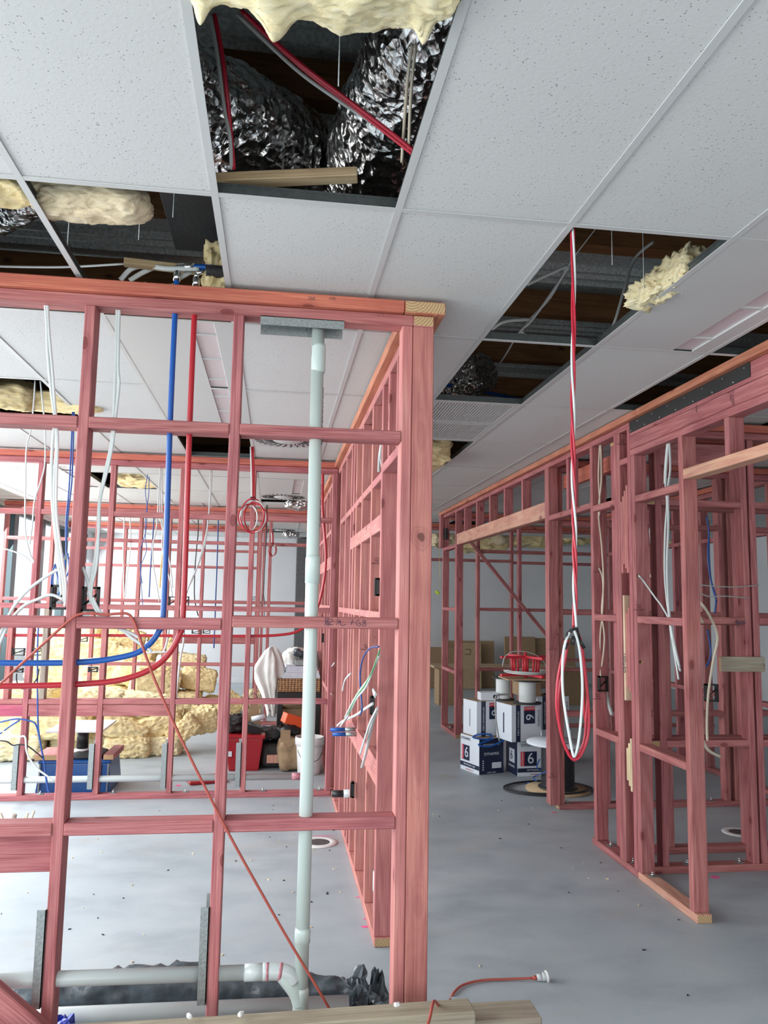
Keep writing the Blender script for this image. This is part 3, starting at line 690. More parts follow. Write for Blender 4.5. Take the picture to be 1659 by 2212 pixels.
xframe(f, 6.61, 2.447, 6.0, [2.452, 2.865, 3.97, 4.06, 4.15, 4.75, 5.4], (2.42, 1.64, 0.77)); anchor(f, 2.53, 6.65); anchor(f, 3.3, 6.65); anchor(f, 3.85, 6.65)
f = frame('roomback', (3.5, 10.9, 0), 'timber frame with a diagonal brace in the room behind the network boxes')
xframe(f, 10.9, 2.447, 6.4, [2.84, 3.455, 4.05, 4.65, 5.3], (2.445, 1.62, 0.78))
member(FR['rightcross'], 'header', 2.50, 2.545, 5.60, 6.60, 2.75, 2.87, 'orange')
o = member(f, 'diagonal_brace', -0.0225, 0.0225, -0.02, 0.02, -0.92, 0.92, 'pink'); a = P(1012, 1165, y=10.88); b = P(1182, 1374, y=10.88); dd = b-a
o.location = (a+b)/2-f.location; o.rotation_euler = (0, math.atan2(dd.x, dd.z), 0)
f = frame('roomback2', (3.6, 12.5, 0), 'last dim timber frame of the right-hand rooms, before the stacked cartons')
xframe(f, 12.5, 1.8, 6.6, [3.83, 4.6, 5.4, 6.2], (2.38, 0.80), bottom=False)
member(f, 'nogging', 1.5, 3.83, 12.5, 12.59, 2.40, 2.445, 'pink')
f = frame('rightside', (4.7, 8, 0), 'dark timber frame running away deep in the right-hand rooms')
yframe(f, 4.6, 6.75, 10.8, [6.8, 7.4, 8.0, 8.6, 9.2, 9.8, 10.4], (2.42, 1.62, 0.8))
# ---------------------------------------------------------------- pipes of the near frame
YP = 3.245
t = empty('waste_pipe', (0.15, YP, 0), 'tall pale green vertical waste pipe through the noggings of the nearest frame', 'pipe')
bm = bmesh.new(); sweep(bm, [Vector((0, 0, 0.0)), Vector((0.0, 0, 1.5)), Vector((-0.004, 0, 2.88))], 0.027, 32); done(bm, 'pipe', 'pvc', t)
for z0, z1, r in ((2.70, 2.80, 0.0305), (1.80, 1.90, 0.0305), (0.40, 0.44, 0.031), (0.10, 0.22, 0.031)):
    bm = bmesh.new(); lathe(bm, [(0.027, z0-0.012), (r, z0), (r, z1), (0.028, z1+0.012)] if z0 > 2 else [(0.0285, z0-0.001), (r, z0), (r, z1), (0.0275, z1+0.015)], 32); done(bm, 'coupling', 'pvc', t)
bm = bmesh.new(); sweep(bm, smoothpts([(0, 0, 0.17), (-0.02, -0.0, 0.22), (-0.085, 0, 0.30)], 4), 0.031, 28, radii=None)
done(bm, 'branch', 'pvc', t)
TXT('lettering', 'DWV PVC-U 65 PN SN6 AS/NZS 1260 MADE IN NZ', 0.011, (0.0235, -0.0145, 2.50), (R(90), R(90), R(58)), 'ink', t)
TXT('lettering', 'DWV PVC-U 65 PN SN6 AS/NZS 1260', 0.011, (0.0255, -0.0125, 2.12), (R(90), R(90), R(62)), 'ink', t)
t = empty('waste_pipe', (-0.5, YP, 0.305), 'pale horizontal waste pipe running through the studs of the nearest frame', 'pipe')
bm = bmesh.new(); cyl(bm, (-1.3, 0, 0.012), (0.47, 0, -0.008), 0.0275, seg=32); done(bm, 'pipe', 'pvcgrey', t)
bm = bmesh.new(); cyl(bm, (0.43, 0, -0.008), (0.515, 0, -0.009), 0.031, seg=32); done(bm, 'coupling', 'pvcgrey', t)
bm = bmesh.new(); sweep(bm, smoothpts([(0.50, 0, -0.009), (0.56, 0, -0.010), (0.60, 0, -0.024), (0.622, 0, -0.05)], 4), 0.0315, 28); done(bm, 'elbow', 'pvcgrey', t)
bm = bmesh.new(); cyl(bm, (0.513, 0, -0.0085), (0.522, 0, -0.0085), 0.0325, seg=28); cyl(bm, (0.56, 0, -0.010), (0.572, 0, -0.012), 0.0322, seg=28); done(bm, 'primer_stain', 'primer', t)
# water pipes
def wpipe(nm, pts, mat, lab, zt):
    t = empty(nm, (pts[0][0], YP, 0), lab, 'pipe')
    cable('pipe', pts, 0.0115, mat, t, seg=16, n=10)
    return t
bl = [(-0.452, YP, 3.055), (-0.452, YP, 2.9), (-0.450, YP, 2.45), (-0.440, YP, 1.70), (-0.452, YP, 1.60), (-0.51, YP, 1.525), (-0.60, YP, 1.492), (-0.76, YP, 1.472), (-1.04, YP, 1.468), (-1.6, YP, 1.468)]
t = wpipe('water_pipe', bl, 'bluepipe', 'blue water pipe dropping through the nearest frame and bending left', 0)
bm = bmesh.new(); cyl(bm, Vector((0, 0, 3.05)), Vector((0, 0, 3.09)), 0.0145, seg=16); cyl(bm, Vector((0, 0, 3.09)), Vector((0, 0, 3.115)), 0.010, seg=12); cyl(bm, Vector((0, 0, 3.112)), Vector((0.035, 0, 3.115)), 0.010, seg=12); cyl(bm, Vector((0.03, 0, 3.115)), Vector((0.065, 0, 3.117)), 0.0145, seg=16)
done(bm, 'crimp_fitting', 'chrome', t); cable('tail', [(-0.39, YP, 3.117), (-0.30, YP, 3.12), (-0.15, YP+0.02, 3.12)], 0.0115, 'bluepipe', t)
rd = [(-0.372, YP, 3.04), (-0.373, YP, 2.9), (-0.371, YP, 2.4), (-0.363, YP, 1.70), (-0.375, YP, 1.58), (-0.44, YP, 1.475), (-0.555, YP, 1.415), (-0.72, YP, 1.390), (-1.04, YP, 1.380), (-1.6, YP, 1.378)]
t = wpipe('water_pipe', rd, 'redpipe', 'red water pipe dropping through the nearest frame and bending left', 0)
bm = bmesh.new(); cyl(bm, Vector((0, 0, 3.03)), Vector((0, 0, 3.07)), 0.0145, seg=16); cyl(bm, Vector((0, 0, 3.07)), Vector((0, 0, 3.09)), 0.010, seg=12); cyl(bm, Vector((0, 0, 3.088)), Vector((0.03, 0, 3.10)), 0.010, seg=12)
done(bm, 'crimp_fitting', 'chrome', t)
cable('foam_sleeve', [(-0.335, YP, 3.10), (-0.28, YP+0.005, 3.105), (-0.12, YP+0.02, 3.11)], 0.026, 'blackmatte', t, seg=16)
# electrical cables dropping through the near frame
def FC(lab, runs, r=0.0036, mat='cwhite', name='hanging_cable', grp=None, cat='cable', flat=1.7, n=6):
    o0 = Vector(runs[0][0]); bm = bmesh.new()
    for pts in runs: sweep(bm, smoothpts([Vector(p)-o0 for p in pts], n), r, 8, flat)
    o = done(bm, name, mat, None, o0); return tag(o, lab, cat, grp)
def pp(y, *pts): return [P(a, b, y=y) for a, b in pts]
YC = 3.24
FC('white flat cables dropping from the near top plate, left of its left-hand stud', [
    pp(YC, (97, 650), (101, 700), (103, 760), (110, 840), (118, 900), (122, 960), (117, 1040), (118, 1120), (128, 1200), (137, 1260), (138, 1300)),
    pp(YC, (102, 650), (106, 720), (113, 800), (118, 870), (124, 950), (122, 1030), (122, 1110), (133, 1200), (142, 1262), (140, 1310)),
    pp(YC, (119, 905), (112, 980), (112, 1070), (119, 1150), (128, 1230), (133, 1285))])
FC('white flat cables dropping between the left-hand and middle studs of the near frame', [
    pp(YC, (253, 662), (251, 740), (248, 830), (245, 900), (240, 960), (227, 1020), (214, 1090), (212, 1180), (207, 1230), (199, 1262), (196, 1300)),
    pp(YC, (258, 662), (256, 730), (255, 800), (257, 830), (249, 905), (243, 960), (233, 1010), (216, 1080), (214, 1140), (208, 1190), (199, 1240), (190, 1285)),
    pp(YC, (178, 1225), (186, 1245), (192, 1270), (196, 1300))])
FC('white cable sweeping from the bracket on the left-hand stud down out to the left', [
    pp(YC, (130, 1228), (100, 1245), (60, 1275), (30, 1310), (10, 1350), (-10, 1390)), pp(YC, (136, 1295), (110, 1285), (80, 1295), (50, 1310), (20, 1345), (-5, 1400))])
FC('white cable leaving the second bracket and drooping behind the middle nogging', [
    pp(YC, (200, 1290), (215, 1320), (240, 1345), (265, 1362), (285, 1378), (310, 1395), (328, 1407)), pp(YC, (196, 1292), (212, 1325), (245, 1352), (280, 1366), (305, 1380))])
def mbox(x, y, z, lab, w=0.075, h=0.098, d=0.012, brace=True, rz=0, grp=None):
    t = empty('mounting_bracket', (x, y, z), lab, 'bracket', grp, rz)
    bm = bmesh.new(); q = 0.009
    abox(bm, -w/2, -w/2+q, -d, d, -h/2, h/2); abox(bm, w/2-q, w/2, -d, d, -h/2, h/2)
    abox(bm, -w/2, w/2, -d, d, -h/2, -h/2+q); abox(bm, -w/2, w/2, -d, d, h/2-q, h/2)
    abox(bm, -w/2+q, -w/2+q*1.7, -d*0.3, d*2.2, -h/2, h/2)
    if brace: sweep(bm, [Vector((-w/2+q, 0, -h/4)), Vector((w/2-q, 0, h/5))], 0.0045, 6)
    done(bm, 'frame', 'black', t)
    return t
a = P(128, 1290, y=3.26); mbox(a.x, 3.27, a.z, 'black mounting bracket left of the left-hand stud of the near frame', 0.07)
a = P(194, 1294, y=3.26); mbox(a.x, 3.27, a.z, 'black mounting bracket right of the left-hand stud of the near frame', 0.068)
# red-brown extension cord draped over the middle nogging
c = tag(FC('', [pp(3.188, (-40, 1502), (0, 1477), (40, 1440), (100, 1385), (150, 1340), (172, 1327), (200, 1325), (225, 1328), (250, 1326), (275, 1326), (288, 1340), (300, 1372), (330, 1458), (380, 1572), (440, 1695), (500, 1812), (560, 1920), (620, 2025), (690, 2142), (730, 2212), (760, 2262))], 0.0052, 'cord', 'extension_cord', flat=1.0), 'long brown-red extension cord draped over the middle nogging and down across the waste pipe', 'cord')
# plug end on the floor
t = empty('extension_cord', P(1000, 2126, z=0.0), 'red extension cord on the corridor floor with a clear plastic socket end', 'cord')
g = lambda px, py, z=0.008: P(px, py, z=z)
cable('cord', [P(905, 2260, y=2.70), P(926, 2207, y=2.79), P(934, 2172, y=2.86), P(940, 2163, y=2.93), P(956, 2180, y=3.10), g(970, 2163), g(980, 2145), g(1000, 2128), g(1040, 2118), g(1100, 2115), g(1150, 2113, 0.014)], 0.0055, 'cord', t, seg=10)
a, b = P(1150, 2113, z=0.014), P(1183, 2109, z=0.020); dd = (b-a).normalized(); o_ = t.location
bm = bmesh.new(); cyl(bm, a-o_, a+dd*0.022-o_, 0.008, 0.011, 16); done(bm, 'strain_relief', 'pinkspray' if 0 else 'cord', t)
bm = bmesh.new(); cyl(bm, a+dd*0.02-o_, a+dd*0.045-o_, 0.013, 0.019, 20); cyl(bm, a+dd*0.045-o_, a+dd*0.066-o_, 0.019, 0.019, 20); done(bm, 'socket_body', 'clearplastic', t)
bm = bmesh.new(); cyl(bm, a+dd*0.064-o_, a+dd*0.074-o_, 0.025, 0.025, 24); done(bm, 'socket_collar', 'wplastic', t)

# timbers lying at the foot of the frame
t = member(None, 'timber_plank', -0.95, 0.765, 2.90, 3.0, 0.205, 0.268, 'greytan', 0.005); t.rotation_euler.rotate_axis('X', 0); tag(t, 'weathered rough timber plank at the foot of the near post, upper one of two', 'plank')
t.rotation_euler = (0, math.pi/2, R(2.0)); 
t2 = member(None, 'timber_plank', -0.75, 1.035, 2.99, 3.13, 0.16, 0.203, 'greytan', 0.005); tag(t2, 'weathered timber plank lying under the upper plank and reaching farther right', 'plank')
for i_, x in enumerate((-0.5, 0.35)):
    o = member(None, 'timber_block', x-0.05, x+0.05, 2.88, 3.15, 0.0, 0.158, 'greytan'); tag(o, ['stout timber block under the left part of the two planks', 'stout timber block under the planks near the post foot'][i_], 'block')
for i_, (px, py) in enumerate(((858, 2172), (520, 2193), (409, 2197))):
    a = P(px, py, y=2.95); o = blob('foam_scrap', (a.x, 2.955, a.z+0.001), (0.012, 0.008, 0.007), (0, 0, i_), 'wplastic', i_, 0.5, 3, 2); tag(o, ['white foam scrap on the plank just left of the post', 'white foam scrap on the plank below the short elbow pipe', 'white foam scrap on the plank beside the middle stud foot'][i_], 'scrap')
# long pipes and plastic on the floor behind
def fpipe(y, x0, x1, z, r, lab, txt=None):
    t = empty('floor_pipe', (0, y, z), lab, 'pipe')
    bm = bmesh.new(); cyl(bm, (x0, 0, 0), (x1, -0.03, 0), r, seg=28); done(bm, 'pipe', 'pvcgrey', t)
    if txt: TXT('lettering', txt, 0.016, (0.12, -r*0.62, r*0.80), (R(38), 0, 0), 'ink', t)
fpipe(3.50, -1.6, 0.36, 0.045, 0.0435, 'large pale plastic pipe lying on the floor behind the near frame foot', 'DWV 100 PVC-U SN6 AS/NZS 1260 LENGTH 6m')
fpipe(3.385, -1.6, 0.1, 0.04, 0.0385, 'second pale pipe lying on the floor in front of the large one')
bm = bmesh.new()
def pdisp(c): return 0.25*noise.noise(c*9)+0.15*noise.noise(c*26)
pts = smoothpts([(-1.2, 3.70, 0.03), (-0.85, 3.70, 0.035), (-0.55, 3.69, 0.05), (-0.15, 3.66, 0.05), (0.1, 3.64, 0.04), (0.38, 3.60, 0.03), (0.5, 3.57, 0.02)], 14)
rad = [0.028+0.032*math.sin(math.pi*min(1, i/(len(pts)-1)*1.15)) for i in range(len(pts))]
sweep(bm, pts, 0.05, 26, 1.6, radii=[max(0.012, r_) for r_ in rad], disp=lambda c: 0.020*noise.noise(c*12)+0.012*noise.noise(c*31))
for v in bm.verts: v.co.z = max(0.002, v.co.z)
o = done(bm, 'polythene_sheet', 'polythene'); tag(o, 'rolled dark grey polythene sheet lying along the floor behind the pipes', 'plastic sheet')
def crumple(name, loc, dims, seed, mat, n=22, lab='', cat='plastic'):
    bm = bmesh.new(); bmesh.ops.create_grid(bm, x_segments=n, y_segments=n, size=1.0)
    so = Vector((seed, seed*2, seed*3))
    for v in bm.verts:
        u, w_ = v.co.x, v.co.y; a = noise.noise_vector(Vector((u*1.6, w_*1.6, 0))+so); b = noise.noise_vector(Vector((u*4.5, w_*4.5, 3))+so)
        v.co = Vector((dims[0]*(0.55*u+0.65*a.x+0.3*b.x), dims[1]*(0.55*w_+0.65*a.y+0.3*b.y), dims[2]*(0.5+0.7*a.z+0.35*b.z-0.25*(u*u+w_*w_))))
        v.co.z = max(v.co.z, -0.0+0.004*(u+1))
    g = bmesh.ops.solidify(bm, geom=list(bm.faces), thickness=0.0015)
    return tag(done(bm, name, mat, None, loc), lab, cat)
crumple('crumpled_plastic', (0.43, 3.56, 0.01), (0.12, 0.10, 0.19), 4.2, 'polythene', lab='crumpled heap of dark polythene standing on the floor left of the post')
crumple('crumpled_plastic', (-0.77, 3.36, 0.02), (0.10, 0.09, 0.12), 9.1, 'blueplastic', lab='crumpled blue plastic film at the foot of the left-hand stud')

# ---------------------------------------------------------------- hanging red and white cables in the corridor
YH = 2.50
t = empty('hanging_power_cable', P(1238, 900, y=YH), 'twisted red and white power cable hanging over the corridor, ending in a taped loop', 'cable')
def tw(px0, px1, ph, amp=0.0052):
    out = []
    for i in range(60):
        s = i/59; py = 470+(1355-470)*s; c = P(1236.5+(1241-1236.5)*s+1.5*math.sin(s*9), py, y=YH)
        a = ph+2*math.pi*3.2*s**1.3; out.append(c+Vector((amp*math.cos(a), amp*math.sin(a), 0)))
    return out
for ph, m in ((0, 'cred'), (2.1, 'cred'), (4.2, 'cwhite')): cable('strand', tw(0, 0, ph), 0.0042, m, t, n=2)
red = lambda pts, y=YH, m='cred', r=0.0046: cable('strand', [P(a, b, y=y) for a, b in pts], r, m, t, n=8)
red([(1246, 1360), (1252, 1380), (1259, 1420), (1267, 1480), (1272, 1540), (1270, 1590), (1258, 1625), (1245, 1640), (1232, 1635), (1216, 1600), (1205, 1550), (1202, 1510), (1206, 1460), (1218, 1405), (1222, 1388)])
red([(1247, 1362), (1256, 1390), (1263, 1440), (1269, 1500), (1266, 1560), (1262, 1600), (1250, 1632), (1240, 1636), (1224, 1618), (1211, 1580), (1206, 1530), (1210, 1480), (1220, 1430), (1226, 1392)], YH+0.012)
red([(1244, 1362), (1252, 1400), (1258, 1450), (1262, 1530), (1266, 1580), (1255, 1620), (1242, 1642), (1228, 1630)], YH+0.022)
red([(1240, 1362), (1248, 1385), (1254, 1420), (1258, 1480), (1256, 1540), (1250, 1600), (1243, 1630), (1238, 1630), (1230, 1590), (1220, 1530), (1215, 1480), (1216, 1420), (1222, 1385), (1230, 1366)], YH-0.012, 'cwhite')
red([(1237, 1360), (1232, 1364), (1225, 1372), (1222, 1384)], YH-0.01, 'cblack', 0.006)
bm = bmesh.new(); o_ = t.location
for (a, b, c, d, r_) in ((1242, 1356, 1248, 1380, 0.010), (1250, 1380, 1262, 1400, 0.006), (1219, 1402, 1223, 1388, 0.0085), (1240, 1375, 1236, 1393, 0.007)):
    cyl(bm, P(a, b, y=YH-0.004)-o_, P(c, d, y=YH-0.004)-o_, r_, seg=12)
done(bm, 'tape', 'black', t)
bm = bmesh.new(); cyl(bm, P(1221, 1390, y=YH)-o_, P(1225, 1382, y=YH)-o_, 0.0075, seg=12); done(bm, 'cut_end', 'cred', t)
# fluorescent marker on a string at the far corridor
t = empty('string_marker', P(945, 1280, y=10.6), 'small fluorescent yellow line marker dangling on a string in the corridor', 'marker')
o_ = t.location; blob('reel', t.location, (0.035, 0.02, 0.018), (0, 0.8, 0), 'limeglo', 2, 0.2, 5, parent=t)
cable('string', [P(949, 1183, y=10.6), P(951, 1276, y=10.6)], 0.0025, 'cyellow', t, sm=False)

# ---------------------------------------------------------------- inside the ceiling void
def duct(lab, pts, r, seed):
    bm = bmesh.new(); ps = smoothpts(pts, 22)
    def dz(c):
        q = c*1.0+Vector((seed, 0, 0)); return 0.014*noise.noise(q*9)+0.012*abs(noise.noise(q*24))+0.004*noise.noise(q*60)
    sweep(bm, ps, r, 64, disp=dz, cap=True)
    for f in bm.faces: f.smooth = False
    return tag(done(bm, 'foil_duct', 'foil'), lab, 'duct')
duct('silver foil flexible duct coming in from the left over the nearest open tile', [P(330, 180, z=3.42), P(430, 235, z=3.42), P(540, 290, z=3.42), P(630, 345, z=3.46), P(700, 430, z=3.55)], 0.19, 1)
duct('silver foil flexible duct curving down the right side of the nearest open tile', [P(1010, -40, z=3.5), P(930, 60, z=3.46), P(870, 190, z=3.42), P(822, 300, z=3.38), P(800, 400, z=3.36), P(800, 470, z=3.45)], 0.175, 5)
duct('pink-tinged foil duct seen through the open tile at the far left of the ceiling', [P(-60, 470, z=3.4), P(20, 440, z=3.38), P(70, 405, z=3.36), P(130, 370, z=3.4)], 0.10, 8)
duct('dim foil duct deep in the dark opening beside the louvred grilles', [P(900, 850, z=3.5), P(990, 830, z=3.45), P(1050, 800, z=3.5)], 0.14, 3)
def insul(lab, loc, dims, rot, mat='wool', seed=0, amp=0.3, n=16, fuzz=0.02, name='insulation_batt', fq=3.0):
    return tag(blob(name, loc, dims, rot, mat, seed, amp, n, fq, power=9, fuzz=fuzz), lab, 'insulation')
# big batt drooping over the nearest opening, with shaggy tufts
a = P(700, -30, z=3.05)
bt = empty('insulation_batt', (0.06, 1.42, 3.10), 'thick pale yellow insulation batt drooping through the nearest ceiling opening', 'insulation')
def shag(name, parent, loc, dims, seed, mat, n=56, tufts=()):
    bm = bmesh.new(); bmesh.ops.create_cube(bm, size=2.0); bmesh.ops.subdivide_edges(bm, edges=bm.edges, cuts=n, use_grid_fill=True)
    so = Vector((seed, seed*2.1, seed*0.7))
    for v in bm.verts:
        p = v.co.copy(); l = (abs(p.x)**6+abs(p.y)**4+abs(p.z)**4)**(1/5.0); q = p/max(l, 1e-6); q = Vector((q.x*dims[0], q.y*dims[1], q.z*dims[2]))
        w_ = Vector((q.x*4, q.y*6, q.z*10))+so
        q += noise.noise_vector(w_)*0.028 + noise.noise_vector(w_*3)*0.014 + noise.noise_vector(w_*9)*0.007 + noise.noise_vector(w_*26)*0.004
        q.z += -0.03*noise.noise(Vector((q.x*7, 0, seed)))*(1 if p.z < 0 else 0.2)
        for (tx, ty, tl, tr) in tufts:
            d2 = ((q.x-tx)**2+(q.y-ty)**2)/(tr*tr)
            if p.z < 0.2 and d2 < 4: q.z -= tl*math.exp(-d2*1.5); q.y += tl*0.5*math.exp(-d2*1.5)
        v.co = q
    return done(bm, name, mat, parent, Vector(loc)-(parent.location if parent else Vector()), smooth=True)
shag('batt', bt, (0.05, 1.44, 3.06), (0.30, 0.19, 0.075), 3, 'woolpale', tufts=((-0.25, 0.15, 0.035, 0.02), (-0.09, 0.15, 0.045, 0.04), (0.24, 0.15, 0.04, 0.02)))
o = shag('insulation_batt', None, P(180, 405, z=3.10)+Vector((0.02, 0.06, 0)), (0.19, 0.11, 0.06), 6, 'woolbuff', 30); tag(o, 'buff insulation batt resting on the grid of the left ceiling opening', 'insulation')
o = shag('insulation_batt', None, P(10, 395, z=3.10), (0.09, 0.08, 0.05), 8, 'wool', 20); tag(o, 'yellow insulation tuft above the foil duct at the far left ceiling opening', 'insulation')
insul('upright yellow insulation strip by the black sleeve above the near top plate', P(466, 570, z=3.12)+Vector((0, 0.1, 0.0)), (0.05, 0.06, 0.12), (0, 0, 0), 'wool', 11)
insul('pale yellow wool lying just above the near top plate beside the water pipe fittings', P(330, 615, z=3.06)+Vector((0, 0.12, 0)), (0.19, 0.08, 0.025), (0, 0, 0), 'woolpale', 12)
insul('yellow insulation tuft on the right grid bar of the large dark opening, upper one', P(1462, 590, z=3.09), (0.045, 0.15, 0.055), (0, 0, 0), 'woolpale', 13, 0.5)
insul('yellow insulation tuft on the right grid bar of the large dark opening, lower one', P(1408, 628, z=3.07), (0.05, 0.12, 0.045), (0, 0, 0.2), 'woolpale', 14, 0.5)
insul('sagging yellow wool in the open tile beyond the louvred grilles', (GX+0.85, GY+3.6+0.75, 3.04), (0.24, 0.36, 0.10), (0, 0, 0), 'wool', 15, 0.35)
insul('lumpy yellow batt in the open tile at the left, on its near side', P(25, 850, z=3.12)+Vector((-0.1, 0, 0)), (0.24, 0.3, 0.09), (0.3, 0, 0.3), 'wool', 16)
insul('flat yellow batt in the open tile at the left, behind the hanging cables', (GX-1.95, GY+3.3, 3.10), (0.36, 0.28, 0.06), (0.2, 0, 0), 'wool', 17)
insul('yellow batt filling the small open tile far left, over the blue loop cable', (GX-2.0, GY+6.85, 3.10), (0.22, 0.32, 0.07), (0, 0, 0), 'wool', 18)
def batten(lab, a, b, w, h):
    a, b = Vector(a), Vector(b); d = b-a; o = member(None, 'timber_batten', -h/2, h/2, -w/2, w/2, -d.length/2, d.length/2, 'tan', 0.002)
    o.location = (a+b)/2; o.rotation_euler = (0, math.acos(d.z/d.length), math.atan2(d.y, d.x)); return tag(o, lab, 'batten')
batten('bare timber batten wired across the bottom of the nearest ceiling opening', P(440, 392, z=3.09), P(772, 378, z=3.12), 0.055, 0.03)
batten('bare timber batten above the top plate behind the water pipe fittings', P(268, 566, z=3.12)+Vector((0, 0.0, 0)), P(430, 585, z=3.12), 0.035, 0.03)
tag(BX('sound_lining', -0.50, -0.27, 2.62, 3.5, 3.30, 3.62, 'blackmatte', None), 'dark brown-black lining panel over the left ceiling opening', 'lining panel')
def roof_c(lab, runs, r, m, fl=1.0): return FC(lab, runs, r, m, 'ceiling_cable', flat=fl)
zc = lambda z, *pts: [P(a, b, z=z) for a, b in pts]
roof_c('pair of red cables crossing the nearest ceiling opening diagonally', [[P(520, 20, z=3.42), P(640, 130, z=3.30), P(760, 222, z=3.2), P(860, 298, z=3.12), P(905, 335, z=3.08)], [P(523, 26, z=3.42), P(645, 140, z=3.31), P(765, 233, z=3.21), P(858, 306, z=3.12), P(900, 340, z=3.08)]], 0.006, 'cred')
roof_c('grey cable running beside the diagonal red pair over the nearest ceiling opening', [[P(512, 30, z=3.42), P(635, 146, z=3.31), P(730, 216, z=3.23), P(800, 262, z=3.18)]], 0.006, 'cgrey')
roof_c('red cable hanging at the left inside the nearest ceiling opening', [[P(463, 30, z=3.45), P(480, 120, z=3.35), P(494, 240, z=3.22), P(505, 365, z=3.10)]], 0.007, 'cred')
roof_c('grey cable hanging beside the left red one in the nearest ceiling opening', [[P(455, 30, z=3.45), P(470, 120, z=3.35), P(486, 240, z=3.22), P(497, 300, z=3.15), P(500, 365, z=3.10)]], 0.006, 'cgrey')
roof_c('two beige cables hanging at the right inside the nearest ceiling opening', [[P(890, 95, z=3.28), P(878, 200, z=3.2), P(868, 350, z=3.1)], [P(898, 95, z=3.28), P(888, 200, z=3.2), P(883, 320, z=3.1)]], 0.005, 'cbeige')
roof_c('white cables looping above the near top plate by the pipe fittings', [[P(260, 605, z=3.06), P(285, 580, z=3.11), P(320, 574, z=3.12), P(360, 580, z=3.1), P(430, 580, z=3.11)], [P(280, 606, z=3.06), P(310, 588, z=3.1), P(345, 576, z=3.13), P(420, 574, z=3.12)], [P(385, 602, z=3.07), P(420, 582, z=3.12)]], 0.007, 'cwhite', 1.6)
roof_c('white cable lying straight across the far left ceiling opening', [[P(-20, 575, z=3.15), P(130, 577, z=3.15), P(270, 570, z=3.16)]], 0.005, 'cwhite')
roof_c('bundle of grey flat cables tied together in the large dark ceiling opening', [[P(1228, 575, z=3.3), P(1200, 620, z=3.25), P(1150, 690, z=3.18), P(1120, 720, z=3.15), P(1090, 770, z=3.3), P(1060, 810, z=3.4)], [P(1222, 578, z=3.3), P(1190, 640, z=3.24), P(1140, 695, z=3.18), P(1110, 730, z=3.16), P(1050, 715, z=3.1)], [P(1225, 575, z=3.3), P(1180, 595, z=3.25), P(1138, 615, z=3.2)], [P(1145, 690, z=3.18), P(1090, 695, z=3.12), P(1062, 712, z=3.08)], [P(1125, 715, z=3.15), P(1160, 735, z=3.2), P(1230, 730, z=3.2), P(1260, 735, z=3.1)]], 0.0055, 'cgrey', 1.5)
roof_c('grey conduit curving down inside the right part of the large dark ceiling opening', [[P(1412, 522, z=3.5), P(1370, 560, z=3.45), P(1350, 620, z=3.3), P(1330, 690, z=3.15), P(1312, 730, z=3.08)]], 0.008, 'cgrey')
roof_c('thin white wire crossing the top of the large dark ceiling opening', [[P(1290, 490, z=3.4), P(1240, 555, z=3.3), P(1225, 580, z=3.3)]], 0.002, 'cwhite')
roof_c('blue cable tray edge seen deep in the opening next to the louvred grilles', [[P(955, 830, z=3.4), P(1040, 845, z=3.4), P(1130, 865, z=3.4)]], 0.014, 'bluepipe')
hw = [(-1.2, 2.6), (0.12, 1.9), (-0.83, 3.0), (-0.55, 2.9), (1.27, 2.8), (1.5, 3.0), (-0.4, 2.7)]
for k, (x, y) in enumerate(hw):
    o = cable('hanger_wire', [(x, y, 3.06), (x, y, 3.9)], 0.0016, 'galvdark', sm=False); tag(o, 'thin steel hanger wire between the ceiling grid and the roof', 'wire', 'ceiling hanger wires')
# ---------------------------------------------------------------- second frame: pipe, cables
def hpipe(lab, pts, r, mat, seg=20, n=10):
    o = cable('water_pipe', pts, r, mat, seg=seg, n=n); return tag(o, lab, 'pipe')
YB2 = 7.245
hpipe('red water pipe running level along the second frame and turning up at the waste pipe', [P(-40, 1372, y=YB2), P(300, 1373, y=YB2), P(500, 1374, y=YB2), P(600, 1372, y=YB2), P(650, 1360, y=YB2), P(680, 1325, y=YB2), P(697, 1270, y=YB2), P(704, 1200, y=YB2), P(697, 1100, y=YB2), P(698, 1010, y=YB2)], 0.0125, 'redpipe')
t = empty('waste_pipe', (-1.0, YB2, 0.165), 'pale horizontal waste pipe through the feet of the second frame', 'pipe')
bm = bmesh.new(); cyl(bm, (-2.6, 0, 0), (1.28, 0, 0), 0.028, seg=24); done(bm, 'pipe', 'pvcgrey', t)
bm = bmesh.new(); cyl(bm, (1.20, 0, 0), (1.29, 0, 0), 0.031, seg=24); done(bm, 'primer_stain', 'primer', t)
def hang(lab, y, *runs, mat='cwhite', r=0.0038, flat=1.4, name='hanging_cable'): return FC(lab, [pp(y, *q) for q in runs], r, mat, name, flat=flat)
hang('pair of white cables falling from the open tile at the left and looping back up', 5.2, ((76, 822), (72, 880), (66, 930), (57, 970), (55, 1050), (54, 1130), (57, 1165), (66, 1200), (73, 1212), (68, 1215), (50, 1200), (20, 1188), (0, 1185)), ((87, 822), (92, 870), (97, 925), (97, 1000), (88, 1040), (75, 1080), (70, 1130), (64, 1175)), flat=1.3)
hang('blue cable bundle with a tied coil hanging left of the left-hand stud', 5.3, ((160, 890), (158, 960), (155, 1040), (147, 1110), (144, 1160), (143, 1190), (150, 1215), (147, 1260), (143, 1300)), ((157, 890), (150, 1040), (143, 1120), (142, 1170)), ((138, 1196), (133, 1230), (144, 1260), (138, 1300), (141, 1210)), ((118, 1220), (112, 1245), (111, 1270), (118, 1285), (130, 1275), (122, 1235), (119, 1218)), ((116, 1225), (114, 1260), (120, 1278)), ((146, 1195), (149, 1230), (140, 1255), (147, 1280)), mat='cblue', r=0.005, flat=1)
